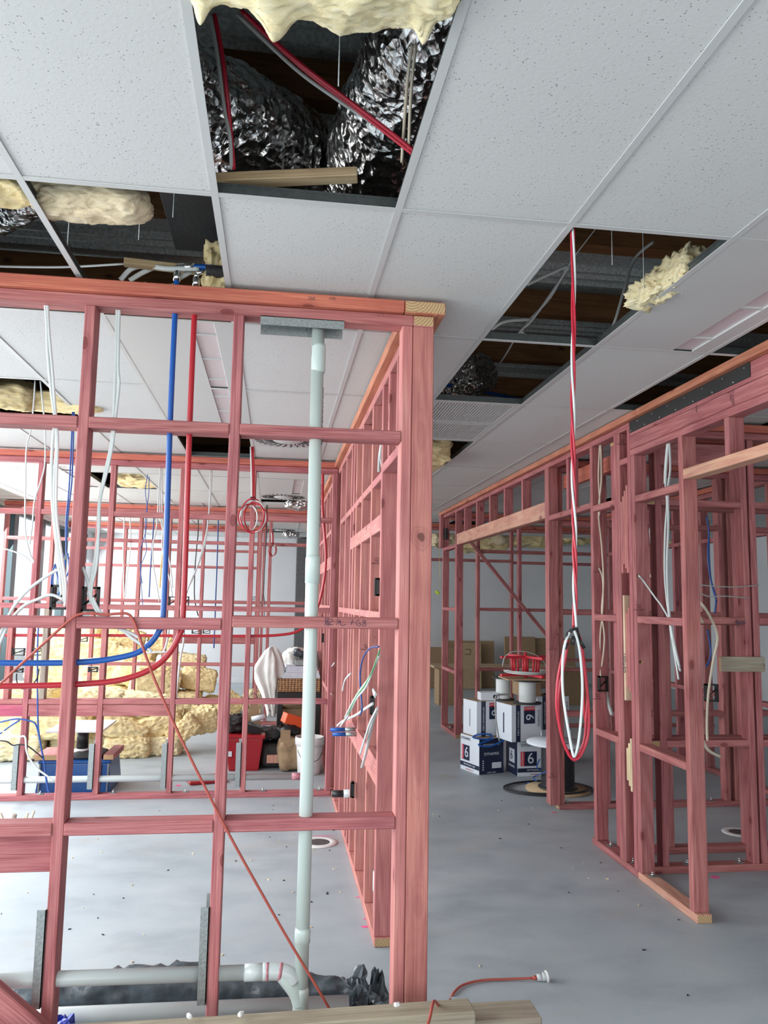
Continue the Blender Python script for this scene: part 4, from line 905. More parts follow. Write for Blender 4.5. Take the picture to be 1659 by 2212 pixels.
hang('thin blue cables looping down from the small open tile far left', 8.3, ((319, 1025), (314, 1060), (318, 1100), (315, 1145), (310, 1165), (303, 1190), (303, 1230), (307, 1290), (309, 1312)), ((322, 1030), (321, 1070), (315, 1110), (314, 1160), (316, 1190), (304, 1225), (307, 1260)), mat='cblue', r=0.004, flat=1)
hang('white cables dropping through the second frame left of its third stud', 7.6, ((347, 1000), (343, 1060), (340, 1120), (336, 1150), (330, 1180), (331, 1220), (338, 1260), (344, 1300)), ((350, 1000), (350, 1090), (352, 1140), (350, 1180), (356, 1215), (366, 1250), (372, 1290)), ((348, 1010), (346, 1110), (357, 1165), (368, 1225), (373, 1270)), r=0.0042)
hang('white cable hanging right of the third stud and slanting into the black bracket', 7.4, ((458, 1003), (456, 1060), (450, 1120), (444, 1170), (430, 1215), (412, 1255), (402, 1285), (398, 1300)), ((455, 1003), (453, 1080), (446, 1150), (424, 1230), (406, 1270)), r=0.0045)
hang('blue cable hanging behind the third frame, left of the blue water pipe', 11.36, ((335, 1070), (333, 1110), (330, 1160), (325, 1230), (322, 1290)), mat='cblue', r=0.009, flat=1)
hang('blue cable hanging behind the third frame, just left of the middle near stud', 11.36, ((472, 1075), (471, 1145), (469, 1210), (466, 1290), (462, 1400)), mat='cblue', r=0.009, flat=1)
hang('black cable hanging at the third frame between the third and fourth studs', 11.36, ((428, 1076), (428, 1146), (425, 1180), (421, 1230), (420, 1290), (428, 1330)), mat='cblack', r=0.008, flat=1)
hang('yellow cable hanging behind the blue water pipe at the third frame', 11.36, ((353, 1076), (353, 1125), (351, 1190), (347, 1240), (345, 1270)), mat='cyellow', r=0.010, flat=1)
hang('white cables hanging at the third frame behind the second stud', 11.36, ((281, 1073), (281, 1125), (282, 1180), (276, 1230), (270, 1290)), ((268, 1073), (268, 1140), (266, 1200), (268, 1300)), r=0.006)
hang('thin twisted cables hanging in front of the third frame by the far red coil', 10.9, ((578, 1090), (575, 1170), (571, 1240), (568, 1290), (563, 1310)), ((576, 1090), (573, 1200), (569, 1270), (572, 1310), (570, 1340)), mat='cblack', r=0.005, flat=1)
hang('two thick white cables drooping through the second frame below the middle nogging', 7.5, ((395, 1340), (397, 1380), (390, 1420), (384, 1470), (380, 1510)), ((365, 1355), (360, 1390), (352, 1410)), r=0.007)
# cable sag between studs at the back of the second frame
hang('white cable sagging across the second frame under the blue water pipe', 7.3, ((160, 1425), (200, 1423), (260, 1418), (320, 1410), (360, 1408)), ((180, 1440), (205, 1442), (215, 1450), (218, 1465)), r=0.006)
hang('blue data cables running down the second frame to the crate', 7.12, ((83, 1348), (81, 1400), (81, 1500), (82, 1560), (85, 1590), (90, 1620), (97, 1660), (103, 1700), (107, 1712)), ((60, 1556), (75, 1562), (82, 1580), (88, 1610), (94, 1640), (99, 1680), (104, 1712)), ((0, 1560), (35, 1553), (60, 1556)), ((0, 1585), (20, 1570), (42, 1556)), mat='cblue', r=0.007, flat=1)
hang('white flat cable drooping from the second frame stud over the blue crate', 7.10, ((-10, 1574), (20, 1585), (38, 1592), (54, 1592), (57, 1620), (65, 1640), (80, 1660), (100, 1675), (116, 1688)), r=0.006)
hang('black cable slung between the second frame stud and the blue crate', 7.11, ((0, 1600), (15, 1602), (28, 1610), (42, 1608), (60, 1612), (78, 1625), (92, 1637)), mat='cblack', r=0.006, flat=1)
hang('black cable looped under the black bracket of the second frame at left', 7.11, ((36, 1455), (36, 1470), (42, 1485), (55, 1487), (70, 1478), (80, 1465), (84, 1445)), mat='cblack', r=0.006, flat=1)
def bracket_at(px, py, y, lab, w=0.11, h=0.065, tail=True):
    a = P(px, py, y=y); return mbox(a.x, a.y, a.z, lab, w, h, 0.012)
bracket_at(373, 1300, 7.3, 'black bracket on the left side of the third stud of the second frame', 0.075, 0.095)
bracket_at(401, 1300, 7.3, 'black bracket on the right side of the third stud of the second frame', 0.06, 0.095)
bracket_at(40, 1408, 7.22, 'black bracket between the short stud and first stud of the second frame', 0.105, 0.062)
bracket_at(79, 1408, 7.22, 'black bracket right of the first stud of the second frame, above the blue pipe', 0.10, 0.062)
bracket_at(41, 1448, 7.22, 'small black bracket with a white cable tangle below the blue pipe at left', 0.07, 0.035)
bracket_at(201, 1446, 7.22, 'small black bracket right of the left-hand stud, under the blue water pipe', 0.08, 0.045)
bracket_at(180, 1380, 8.8, 'small black bracket seen in front of the back wool heap, left of the cord', 0.09, 0.06)
bracket_at(424, 1364, 10.9, 'black-outlined bracket at the third frame under the middle nogging', 0.12, 0.06)
bracket_at(446, 1364, 10.9, 'second black-outlined bracket at the third frame, right beside the other', 0.10, 0.06)
bracket_at(548, 1292, 14.2, 'small black bracket on the far frame right of the middle stud', 0.09, 0.06)
# red and white coils
def coil(lab, cx, cy, y, rx, ry, top, n=5, r=0.006, name='cable_coil', up2=None):
    c = P(cx, cy, y=y); t = empty(name, c, lab, 'cable coil')
    for k in range(n):
        a = rx*(1-0.10*k*((-1)**k)*0.8); b = ry*(1-0.06*k)
        pts = [c+Vector((a*math.cos(u)+0.008*k*math.sin(k), 0.012*math.sin(3*u+k)+0.008*k, b*math.sin(u)-0.004*k)) for u in [2*math.pi*q/14+0.2*k for q in range(14)]]
        cable('loop', pts, r, 'cwhite' if k % 3 == 1 else 'redpipe', t, closed=True, n=5)
    for dx, m in ((0, 'redpipe'), (0.012, 'redpipe'), (-0.010, 'cwhite')):
        a = P(top[0], top[1], y=y); cable('drop', [c+Vector((dx, 0, ry)), (c+a)/2+Vector((dx+0.004, 0, ry*0.3)), a+Vector((dx, 0, 0))], r, m, t, n=4)
    bm = bmesh.new(); cyl(bm, (-0.02, 0, ry+0.004), (0.02, 0, ry-0.004), 0.014, seg=12); done(bm, 'tape', 'black', t)
    return t
coil('red and white cable coil hanging by the middle stud of the near frame', 545, 1114, 6.4, 0.095, 0.138, (544, 965))
coil('small far coil of red cable hanging on the third frame behind the near coil', 588, 1188, 11.0, 0.05, 0.085, (588, 1150), 3, 0.007)

# ---------------------------------------------------------------- blue crate, flat panel on a stand
c0 = Vector((-1.715, 7.72, 0))
t = empty('storage_crate', c0, 'large blue plastic crate on the floor behind the second frame', 'crate')
bm = bmesh.new()
def taper(bm, w0, d0, w1, d1, z0, z1, mi=0):
    vs = [bm.verts.new((sx*w/2, sy*d/2, z)) for w, d, z in ((w0, d0, z0), (w1, d1, z1)) for sx, sy in ((-1, -1), (1, -1), (1, 1), (-1, 1))]
    for f in ((0, 3, 2, 1), (4, 5, 6, 7), (0, 1, 5, 4), (1, 2, 6, 5), (2, 3, 7, 6), (3, 0, 4, 7)):
        fc = bm.faces.new([vs[i] for i in f]); fc.material_index = mi
taper(bm, 0.64, 0.52, 0.585, 0.48, 0.0, 0.25); bevel(bm, 0.012, 2); done(bm, 'body', 'bluebox', t)
bm = bmesh.new(); taper(bm, 0.62, 0.51, 0.62, 0.51, 0.25, 0.275); bevel(bm, 0.006); done(bm, 'rim', 'bluebox', t)
for x in (-0.29, 0.22, 0.29):
    bm = bmesh.new(); abox(bm, x-0.006, x+0.006, -0.268, -0.25, 0.01, 0.25); done(bm, 'edge_strip', 'galv', t)
bm = bmesh.new(); abox(bm, -0.12, -0.04, -0.258, -0.24, 0.19, 0.215); bevel(bm, 0.004); done(bm, 'handle', 'black', t)
tag(member(None, 'timber_offcut', -2.06, -1.84, 7.48, 7.86, 0.277, 0.325, 'pinklight'), 'pink timber offcut lying on the left end of the blue crate', 'offcut')
o = member(None, 'timber_offcut', -1.475, -1.385, 7.48, 7.96, 0.277, 0.325, 'pink'); tag(o, 'pink timber offcut lying on the right end of the blue crate', 'offcut')
tag(blob('tool_bag', (-1.64, 7.72, 0.292), (0.15, 0.20, 0.03), (0, 0, 0), 'blackmatte', 3, 0.25, 10), 'slumped black bag on top of the blue crate under the white panel', 'bag')
t = empty('panel_stand', (-1.72, 7.75, 0.30), 'flat white square panel on a black post standing on the blue crate', 'stand')
LT('base', [(0.11, 0), (0.11, 0.012), (0.06, 0.03), (0.06, 0.035)], t.location, 'wplastic', t)
LT('post', [(0.052, 0.03), (0.052, 0.215)], t.location, 'black', t)
o = BX('panel', -1.97, -1.49, 7.44, 8.10, 0.522, 0.538, 'wplastic', t, 0.006, 2)

# ---------------------------------------------------------------- insulation heaps
random.seed(11)
def heap(specs, labs, mats=('wool', 'woolpale', 'wool')):
    for k, ((x, y, z, a, b, c, rx, ry, rz), lb) in enumerate(zip(specs, labs)):
        insul(lb, (x, y, z), (a, b, c), (rx, ry, rz), mats[k % len(mats)], 20+k*1.3+x, 0.11, 28, 0.020, fq=4.5)
A = [(-3.35, 9.2, 0.14, 0.34, 0.30, 0.14, 0, 0.05, 0.2), (-2.75, 9.1, 0.13, 0.34, 0.28, 0.13, 0, -0.05, 0.1), (-3.1, 9.3, 0.38, 0.42, 0.30, 0.14, 0, 0.04, 0), (-2.35, 9.2, 0.35, 0.40, 0.3, 0.15, 0, 0.06, 0.05),
     (-2.1, 9.4, 0.13, 0.33, 0.28, 0.13, 0, 0, 0.3), (-1.55, 9.15, 0.11, 0.23, 0.2, 0.11, 0, 0, 0.1), (-1.62, 9.15, 0.31, 0.26, 0.2, 0.10, 0.1, 0.35, 0.2), (-1.18, 9.25, 0.10, 0.20, 0.18, 0.10, 0, 0, -0.1),
     (-1.25, 9.35, 0.31, 0.24, 0.2, 0.12, 0, -0.3, 0.15), (-0.98, 9.3, 0.26, 0.17, 0.16, 0.11, 0, -0.7, 0.1), (-1.36, 9.4, 0.52, 0.34, 0.18, 0.10, 0.1, 0.15, 0.2), (-0.80, 9.45, 0.34, 0.16, 0.16, 0.13, 0.1, -0.15, 0.3), (-2.75, 9.4, 0.62, 0.36, 0.28, 0.12, 0, 0.05, 0), (-1.95, 9.35, 0.60, 0.30, 0.22, 0.10, 0, 0.1, 0.1)]
AL = ['wide yellow batt at the floor left of the blue crate', 'yellow batt on the floor directly behind the blue crate left end', 'long pale batt lying over the left floor batts of the front heap', 'yellow batt behind the white panel in the front heap',
      'yellow batt on the floor behind the crate, darker side', 'squared yellow batt on the floor right of the crate', 'tilted square-edged batt leaning in the front heap right of the panel', 'small yellow batt at the right foot of the front heap',
      'yellow batt tilted right over the small foot batt', 'steep yellow batt at the right slope of the front heap', 'long folded yellow batt crowning the right of the front heap', 'ragged batt sticking out at the right end of the front heap', 'top left batt of the front heap', 'upper middle batt of the front heap above the white panel']
heap(A, AL)
B = [(-3.2, 12.6, 0.20, 0.42, 0.36, 0.2, 0, 0, 0.1), (-2.5, 12.5, 0.2, 0.40, 0.34, 0.2, 0, 0, -0.1), (-1.9, 12.4, 0.18, 0.38, 0.32, 0.18, 0, 0, 0.2), (-1.35, 12.3, 0.17, 0.30, 0.28, 0.17, 0, 0, 0),
     (-3.2, 12.7, 0.58, 0.44, 0.34, 0.2, 0, 0.1, 0), (-2.6, 12.6, 0.58, 0.36, 0.32, 0.2, 0, -0.1, 0.2), (-2.0, 12.5, 0.52, 0.36, 0.3, 0.17, 0, 0.5, 0.1), (-1.72, 12.2, 0.50, 0.34, 0.24, 0.22, 0.2, 0.25, 0.2),
     (-3.3, 12.8, 0.95, 0.40, 0.32, 0.18, 0, 0, 0.1), (-2.65, 12.7, 0.92, 0.34, 0.3, 0.17, 0, 0.1, 0), (-2.15, 12.7, 0.80, 0.32, 0.28, 0.16, 0, 0.2, 0), (-3.1, 12.8, 1.22, 0.46, 0.3, 0.13, 0, 0.08, 0), (-2.3, 12.8, 1.10, 0.30, 0.26, 0.14, 0, 0.2, 0.2),
     (-1.12, 12.5, 0.50, 0.26, 0.24, 0.16, 0, 0.15, 0.1), (-1.35, 12.8, 0.76, 0.30, 0.22, 0.10, 0, 0.1, 0.1), (-0.62, 12.2, 0.16, 0.16, 0.14, 0.17, 0, 0.6, 0.3), (-0.80, 12.6, 0.12, 0.22, 0.2, 0.10, 0, 0.1, 0), (-0.28, 12.1, 0.20, 0.12, 0.12, 0.18, 0, 0.1, 0.4), (-1.75, 12.9, 1.0, 0.2, 0.2, 0.14, 0, 0, 0)]
BL = ['yellow batt at the floor, left end of the back heap', 'second floor batt of the back heap from the glazed side', 'third floor batt of the back heap', 'floor batt of the back heap under the long squared chunk', 'broad yellow batt in the middle left of the back heap', 'lumpy yellow batt behind the left-hand stud in the back heap', 'steeply tilted batt in the back heap', 'big pale folded batt in front of the back heap, right of the left-hand stud',
      'upper left batt of the back heap', 'upper middle batt of the back heap', 'batt behind the blue water pipe bend in the back heap', 'topmost left batt of the back heap', 'topmost right batt of the back heap, near the hanging blue loop', 'squared batt under the board at the right of the back heap', 'flat ragged batt on top of the right of the back heap', 'small crumpled batt standing alone right of the back heap', 'low flat batt between the back heap and the small standing one', 'small upright wool bundle just left of the wicker table', 'pale tuft showing high behind the back heap']
heap(B, BL, ('wool', 'wool', 'woolpale'))

# ---------------------------------------------------------------- table with papers, bags, tub and bucket
t = empty('table', (0.42, 9.3, 0), 'black-legged table with a woven wicker edge, papers piled on it', 'table')
BX('table_top', 0.06, 0.545, 8.98, 9.6, 0.70, 0.85, 'wicker', t, 0.01); BX('apron', 0.06, 0.545, 8.99, 9.59, 0.63, 0.70, 'black', t)
for x, y in ((0.065, 8.99), (0.48, 8.99), (0.065, 9.53), (0.48, 9.53)): BX('leg', x, x+0.06, y, y+0.06, 0, 0.63, 'black', t)
random.seed(5)
for k in range(6):
    o = BX('paper_stack', 0.10+0.01*k, 0.53-0.01*k, 9.02, 9.42, 0.851+0.022*k, 0.872+0.022*k, 'paper' if k % 3 else 'boxwhite', None, 0.002)
    o.rotation_euler = (0, 0, random.uniform(-0.12, 0.12)); tag(o, ['lowest bundle of white papers on the wicker table', 'second bundle of papers on the wicker table', 'third bundle of papers, slightly turned, on the table pile', 'fourth bundle of papers on the table pile', 'fifth bundle of papers on the table pile', 'top bundle of papers on the wicker table'][k], 'papers', None)
o = BX('plastic_box', 0.25, 0.50, 9.1, 9.4, 0.985, 1.05, 'galv', None, 0.006); tag(o, 'small grey clear box on top of the papers on the table', 'box')
def pleated(nm, loc, prof, folds, seed, mat, lab, cat, squash=0.7):
    bm = bmesh.new(); rings = []; m = 84
    for i, (r_, z, dx) in enumerate(smoothpts([(a_, b_, c_) for a_, b_, c_ in prof], 5)):
        ring = []
        for k in range(m):
            a_ = 2*math.pi*k/m; w_ = 1+0.13*math.sin(folds*a_+seed+z*2)+0.10*math.sin(folds*1.7*a_+z*6)+0.22*noise.noise(Vector((math.cos(a_)*1.5, math.sin(a_)*1.5, z*4+seed)))+0.07*noise.noise(Vector((math.cos(a_)*6, math.sin(a_)*6, z*12+seed)))
            ring.append(bm.verts.new((dx+r_*w_*math.cos(a_), r_*w_*math.sin(a_)*squash, z+0.03*math.sin(3*a_+seed)*(1 if i < 2 or i > 22 else 0.3))))
        rings.append(ring)
    for A_, B_ in zip(rings, rings[1:]):
        for k in range(m): f_ = bm.faces.new((A_[k], A_[(k+1) % m], B_[(k+1) % m], B_[k])); f_.smooth = True
    bm.faces.new(rings[0]); bm.faces.new(rings[-1])
    return tag(done(bm, nm, mat, None, loc), lab, cat)
pleated('cloth_sack', (-0.02, 9.1, 0.0), [(0.05, 0.45, 0.03), (0.07, 0.55, 0.02), (0.10, 0.70, 0.0), (0.15, 0.82, -0.02), (0.165, 0.95, -0.02), (0.12, 1.07, 0.0), (0.07, 1.15, 0.0), (0.02, 1.17, 0.01)], 6, 1.3, 'sack', 'white woven sack bunched over the left edge of the wicker table', 'sack')
tag(blob('cloth_sack', (0.32, 9.45, 1.02), (0.21, 0.12, 0.14), (0, -0.1, 0), 'sack', 6, 0.35, 12), 'white sack lying behind the papers on the table', 'sack')
tag(blob('work_glove', (0.30, 9.32, 1.11), (0.07, 0.04, 0.04), (0, 0.3, 0), 'polythene', 3, 0.5, 7), 'small dark glove lying on the papers on the table', 'glove')
tag(BX('spirit_level', 0.58, 0.84, 8.2, 8.23, 0.64, 0.685, 'bluepipe', None, 0.003), 'blue bar resting against the side frame by the table', 'level') if False else None
t = empty('carton', (0.32, 9.28, 0), 'open brown cardboard carton under the wicker table', 'carton')
bm = bmesh.new()
for q in ((-0.20, 0.20, -0.17, -0.165), (-0.20, 0.20, 0.165, 0.17), (-0.20, -0.195, -0.165, 0.165), (0.195, 0.20, -0.165, 0.165)): abox(bm, *q, 0.002, 0.50)
abox(bm, -0.2, 0.2, -0.17, 0.17, 0, 0.006); done(bm, 'body', 'cardboard', t)
bm = bmesh.new(); abox(bm, -0.2, 0.2, 0, 0.004, 0, 0.13, 0, Matrix.Translation((0, 0.17, 0.49)) @ Matrix.Rotation(R(-12), 4, 'X')); done(bm, 'flap', 'cardboard', t)
t = empty('storage_tub', (-0.26, 8.45, 0), 'red plastic tub overflowing with black bags and boxes', 'tub')
bm = bmesh.new(); taper(bm, 0.30, 0.34, 0.38, 0.42, 0.0, 0.33); bevel(bm, 0.02, 2); done(bm, 'body', 'redtub', t)
bm = bmesh.new(); taper(bm, 0.41, 0.45, 0.42, 0.46, 0.325, 0.36); bevel(bm, 0.006); done(bm, 'rim', 'redtub', t)
BX('label', -0.43, -0.38, 8.245, 8.255, 0.15, 0.20, 'boxwhite', t, 0)
o = BX('tub_lid', -0.78, -0.42, 7.72, 8.02, 0.002, 0.03, 'redtub', None, 0.008); o.rotation_euler = (0, 0, 0.3); tag(o, 'red plastic tub lid lying on the floor in front of the red tub', 'lid')
tag(blob('black_bag', (-0.36, 8.45, 0.44), (0.10, 0.12, 0.09), (0, 0, 0), 'black', 5, 0.4, 8), 'black plastic bundle sticking out of the left of the red tub', 'bag')
o = BX('small_box', -0.27, -0.10, 8.28, 8.45, 0.37, 0.45, 'black', None, 0.004); o.rotation_euler = (0.1, 0.3, 0.2); tag(o, 'black and white printed box tipped on the red tub', 'box')
bm = bmesh.new(); cyl(bm, (-0.07, 0, 0), (0.07, 0, 0.03), 0.028, seg=16); tag(done(bm, 'paper_roll', 'boxwhite', None, (-0.13, 8.42, 0.49)), 'white rolled paper lying across the red tub', 'paper roll')
t = empty('paper_bag', (-0.20, 8.75, 0), 'brown paper bag with a string handle behind the red tub', 'bag')
bm = bmesh.new(); vs = [bm.verts.new(p) for p in ((-0.16, -0.08, 0), (0.16, -0.08, 0), (0.16, 0.08, 0), (-0.16, 0.08, 0), (-0.02, -0.01, 0.62), (0.05, -0.01, 0.62), (0.05, 0.01, 0.62), (-0.02, 0.01, 0.62))]
for f_ in ((0, 3, 2, 1), (4, 5, 6, 7), (0, 1, 5, 4), (1, 2, 6, 5), (2, 3, 7, 6), (3, 0, 4, 7)): bm.faces.new([vs[i] for i in f_])
done(bm, 'body', 'cardboard', t); cable('handle', [Vector((-0.24, 8.75, 0.55)), Vector((-0.25, 8.74, 0.66)), Vector((-0.19, 8.74, 0.72)), Vector((-0.15, 8.74, 0.66)), Vector((-0.16, 8.75, 0.6))], 0.003, 'cblack', t)
tag(blob('tool_case', (0.02, 8.5, 0.13), (0.13, 0.16, 0.12), (0, 0, 0.1), 'blackmatte', 7, 0.12, 9, power=6), 'black tool case on the floor between the red tub and brown bag', 'case')
tag(blob('tool_bag', (0.0, 8.55, 0.33), (0.15, 0.14, 0.06), (0, 0, 0.1), 'blackmatte', 9, 0.4, 9), 'black tool pouch heaped on the black case', 'bag')
tag(BX('small_box', -0.03, 0.10, 8.30, 8.34, 0.07, 0.15, 'tanpink', None, 0.002), 'small tan box leaning on the black tool case', 'box')
t = empty('carton', (0.24, 8.30, 0), 'crumpled brown paper sack with torn top on the floor by the waste pipe', 'sack')
blob('body', (0.24, 8.30, 0.17), (0.16, 0.12, 0.16), (0, 0, 0.1), 'cardboard', 8, 0.22, 12, power=5, parent=t)
bm = bmesh.new(); abox(bm, -0.14, -0.04, -0.12, -0.115, 0.30, 0.42); done(bm, 'flap', 'cardboard', t); bm = bmesh.new(); abox(bm, 0.0, 0.16, 0.08, 0.085, 0.28, 0.38); done(bm, 'flap', 'cardboard', t)
tag(blob('black_bag', (0.19, 8.36, 0.39), (0.11, 0.10, 0.05), (0, 0, 0), 'black', 12, 0.5, 8), 'black plastic stuffed in the brown sack', 'bag')
o = BX('small_box', 0.12, 0.42, 8.33, 8.50, 0.42, 0.52, 'orangebox', None, 0.004); o.rotation_euler = (0.0, 0.32, 0.25); tag(o, 'bright orange and black box tipped on top of the brown sack', 'box')
t = empty('bucket', (0.395, 8.15, 0), 'white plastic bucket with a lid rim beside the side frame', 'bucket')
LT('body', [(0.11, 0), (0.115, 0.01), (0.135, 0.30)], t.location, 'wplastic', t); LT('rim', [(0.137, 0.28), (0.147, 0.285), (0.147, 0.31), (0.150, 0.33), (0.146, 0.36), (0.130, 0.36), (0.128, 0.30)], t.location, 'wplastic', t)
cable('handle', [Vector((0.275, 8.06, 0.24)), Vector((0.315, 7.995, 0.17)), Vector((0.395, 7.985, 0.14)), Vector((0.475, 8.0, 0.16)), Vector((0.515, 8.06, 0.22))], 0.003, 'cblack', t)
t = empty('floor_waste', (0.37, 5.86, 0), 'white round floor waste ring in the concrete behind the waste pipe', 'drain')
LT('ring', [(0.075, 0.004), (0.085, 0.009), (0.125, 0.008), (0.132, 0.001)], t.location, 'wplastic', t); LT('cup', [(0.0, 0.001), (0.074, 0.002), (0.078, 0.006)], t.location, 'barweb', t)
t = empty('floor_waste', (3.62, 5.86, 0), 'white round floor waste ring in the right-hand room floor', 'drain')
LT('ring', [(0.075, 0.004), (0.085, 0.009), (0.125, 0.008), (0.132, 0.001)], t.location, 'wplastic', t); LT('cup', [(0.0, 0.001), (0.074, 0.002), (0.078, 0.006)], t.location, 'barweb', t)
# cut stubs of plastic conduits in the near left room
t = empty('conduit_stubs', P(28, 1795, z=0.0)+Vector((0, 0, 0)), 'cluster of cut pale plastic stubs standing at the left behind the lowest nogging', 'conduit stubs')
o_ = t.location
for k, (dx, h, le) in enumerate(((-0.07, 0.13, -0.03), (0, 0.12, 0.005), (0.06, 0.10, 0.02), (0.085, 0.13, 0.01), (0.12, 0.14, 0.02))):
    bm = bmesh.new(); sweep(bm, smoothpts([(dx, 0, 0), (dx+le*0.2, 0, h*0.6), (dx+le, 0, h)], 4), 0.016 if k == 1 else 0.01, 12, radii=None); done(bm, 'stub', 'cbeige' if k != 1 else 'greytan', t)

# ---------------------------------------------------------------- side frame services
XF = 0.56
for k, (px, py, lab) in enumerate(((735, 1633, 'upper blue stub pipe poking out of the side frame'), (738, 1640, 'lower blue stub pipe poking out of the side frame, just nearer'))):
    t = empty('water_stub', (0.60, 5.22-0.06*k, 0.895-0.02*k), lab, 'pipe'); L_ = 0.215-0.01*k
    bm = bmesh.new(); cyl(bm, (-L_, 0, 0), (-0.10, 0, 0), 0.0125, seg=18); done(bm, 'pipe', 'bluepipe', t)
    bm = bmesh.new(); cyl(bm, (-0.12, 0, 0), (-0.04, 0, 0), 0.0135, seg=18); done(bm, 'collar', 'galv', t)
t = empty('waste_stub', (0.60, 5.05, 0.50), 'grey waste stub with a black cap sticking out of the side frame near the floor', 'pipe'); t.location = P(770, 1714, x=0.60)
bm = bmesh.new(); cyl(bm, (-0.09, 0, 0), (0.0, 0, 0), 0.027, seg=20); done(bm, 'pipe', 'pvcgrey', t)
bm = bmesh.new(); cyl(bm, (-0.17, 0, 0), (-0.085, 0, 0), 0.0235, seg=20); done(bm, 'cap', 'black', t)
def xx(x, *pts): return [P(a, b, x=x) for a, b in pts]
FC('white flat cable ends spraying out of the side frame bracket', [xx(0.50, (810, 1505), (806, 1490), (812, 1500)), xx(0.48, (805, 1520), (790, 1530), (768, 1545), (740, 1558), (728, 1568)), xx(0.48, (815, 1530), (800, 1560), (790, 1590), (778, 1628)), xx(0.50, (812, 1540), (800, 1580), (792, 1620), (782, 1658))], 0.0055, flat=1.5)
FC('white and green cables curving down from high on the side frame', [xx(0.47, (819, 1410), (805, 1450), (790, 1485), (770, 1510), (755, 1540), (735, 1570)), xx(0.47, (819, 1416), (800, 1460), (775, 1495), (760, 1520), (745, 1550)), xx(0.46, (757, 1455), (745, 1470), (740, 1492))], 0.005, flat=1.4)
FC('green cable among the white ones beside the side frame', [xx(0.465, (820, 1404), (806, 1445), (788, 1480), (770, 1505), (752, 1545))], 0.0035, 'cgreen', flat=1)
FC('dark blue cable arching out of the side frame stud', [xx(0.47, (818, 1397), (800, 1400), (785, 1420), (778, 1455), (780, 1500), (782, 1530), (778, 1545))], 0.0045, 'cblue', flat=1)
FC('thin blue cable rising from the grey conduit on the side frame plate', [[Vector((0.595, 4.38, 0.15)), Vector((0.598, 4.40, 0.55)), Vector((0.61, 4.42, 0.9))]], 0.004, 'cblue', flat=1)
t = empty('conduit_stub', (0.60, 4.38, 0.045), 'pale grey conduit stub standing on the side frame bottom plate, blue cable inside', 'conduit')
LT('pipe', [(0.024, 0), (0.024, 0.13), (0.028, 0.14), (0.028, 0.24), (0.0245, 0.24), (0.0245, 0.15)], t.location, 'pvcgrey', t)
FC('white cables running up inside the upper part of the side frame', [xx(0.57, (832, 890), (825, 950), (822, 985), (826, 1010)), xx(0.58, (834, 885), (829, 930), (820, 980), (818, 1020))], 0.004)
FC('white cable looped by the side frame stud next to the waste pipe', [xx(0.53, (722, 1432), (712, 1450), (708, 1480), (716, 1500))], 0.004)
mb = lambda px, py, x, lab, rz=R(90): mbox(P(px, py, x=x).x, P(px, py, x=x).y, P(px, py, x=x).z, lab, 0.05, 0.095, 0.008, True, rz)
mb(815, 1268, 0.54, 'small black bracket on the side frame stud above the marked nogging'); mb(805, 1523, 0.53, 'black bracket on the side frame with white cable ends coming out')
mb(762, 1705, 0.53, 'black bracket low on the side frame above the capped waste stub'); mb(698, 1378, 0.53, 'black bracket on the side frame behind the waste pipe')

# ---------------------------------------------------------------- right frame services
XR3 = 2.40
FC('beige and white cables hanging inside the right frame left bay', [xx(XR3, (1296, 960), (1293, 1030), (1296, 1100), (1286, 1150), (1288, 1210), (1302, 1250), (1302, 1320), (1297, 1370), (1296, 1430), (1298, 1465)), xx(XR3, (1298, 960), (1299, 1040), (1293, 1105), (1300, 1180), (1304, 1260), (1300, 1320), (1306, 1380), (1300, 1440))], 0.0055, 'cbeige', flat=1.3)
FC('white cables hanging in the right frame front bay, falling past three noggings', [xx(XR3, (1444, 955), (1440, 1000), (1438, 1045), (1441, 1090), (1437, 1150), (1436, 1230), (1440, 1290), (1447, 1340), (1450, 1370), (1462, 1420), (1470, 1450)), xx(XR3, (1446, 955), (1448, 1010), (1443, 1060), (1444, 1130), (1441, 1220), (1444, 1300), (1449, 1345), (1456, 1385), (1468, 1440)), xx(XR3, (1442, 955), (1437, 1010), (1436, 1045))], 0.005, 'cwhite', flat=1.5)
FC('white cable threading from a hole in the right frame stud down to the front stud', [[P(1379, 1244, y=4.93), P(1381, 1245, y=4.895), P(1392, 1258, x=2.41), P(1415, 1290, x=2.41), P(1430, 1310, x=2.40), P(1448, 1345, x=2.40), P(1452, 1380, x=2.40), P(1460, 1430, x=2.40), P(1466, 1468, x=2.40)]], 0.006, 'cwhite', flat=1.2)
FC('white cables drooping behind the front stud of the right frame to the low nogging', [[P(1500, 1292, y=4.6), P(1520, 1310, y=4.6), P(1540, 1345, y=4.7), P(1550, 1380, y=4.75), P(1540, 1430, y=4.8), P(1530, 1500, y=4.85), P(1527, 1560, y=4.9), P(1528, 1600, y=4.9)], [P(1503, 1552, y=4.6), P(1515, 1590, y=4.65), P(1530, 1620, y=4.7), P(1556, 1635, y=4.75)], [P(1497, 1310, y=4.6), P(1510, 1330, y=4.65), P(1518, 1345, y=4.7)]], 0.007, 'cbeige', flat=1.4)
FC('grey cables strung level between the studs right of the front stud', [[P(1498, 1262, y=4.75), P(1540, 1266, y=4.8), P(1590, 1268, y=4.9), P(1638, 1264, y=5.0)], [P(1500, 1275, y=4.8), P(1530, 1288, y=4.85), P(1570, 1288, y=4.9), P(1618, 1292, y=5.0)]], 0.004, 'cgrey', flat=1)
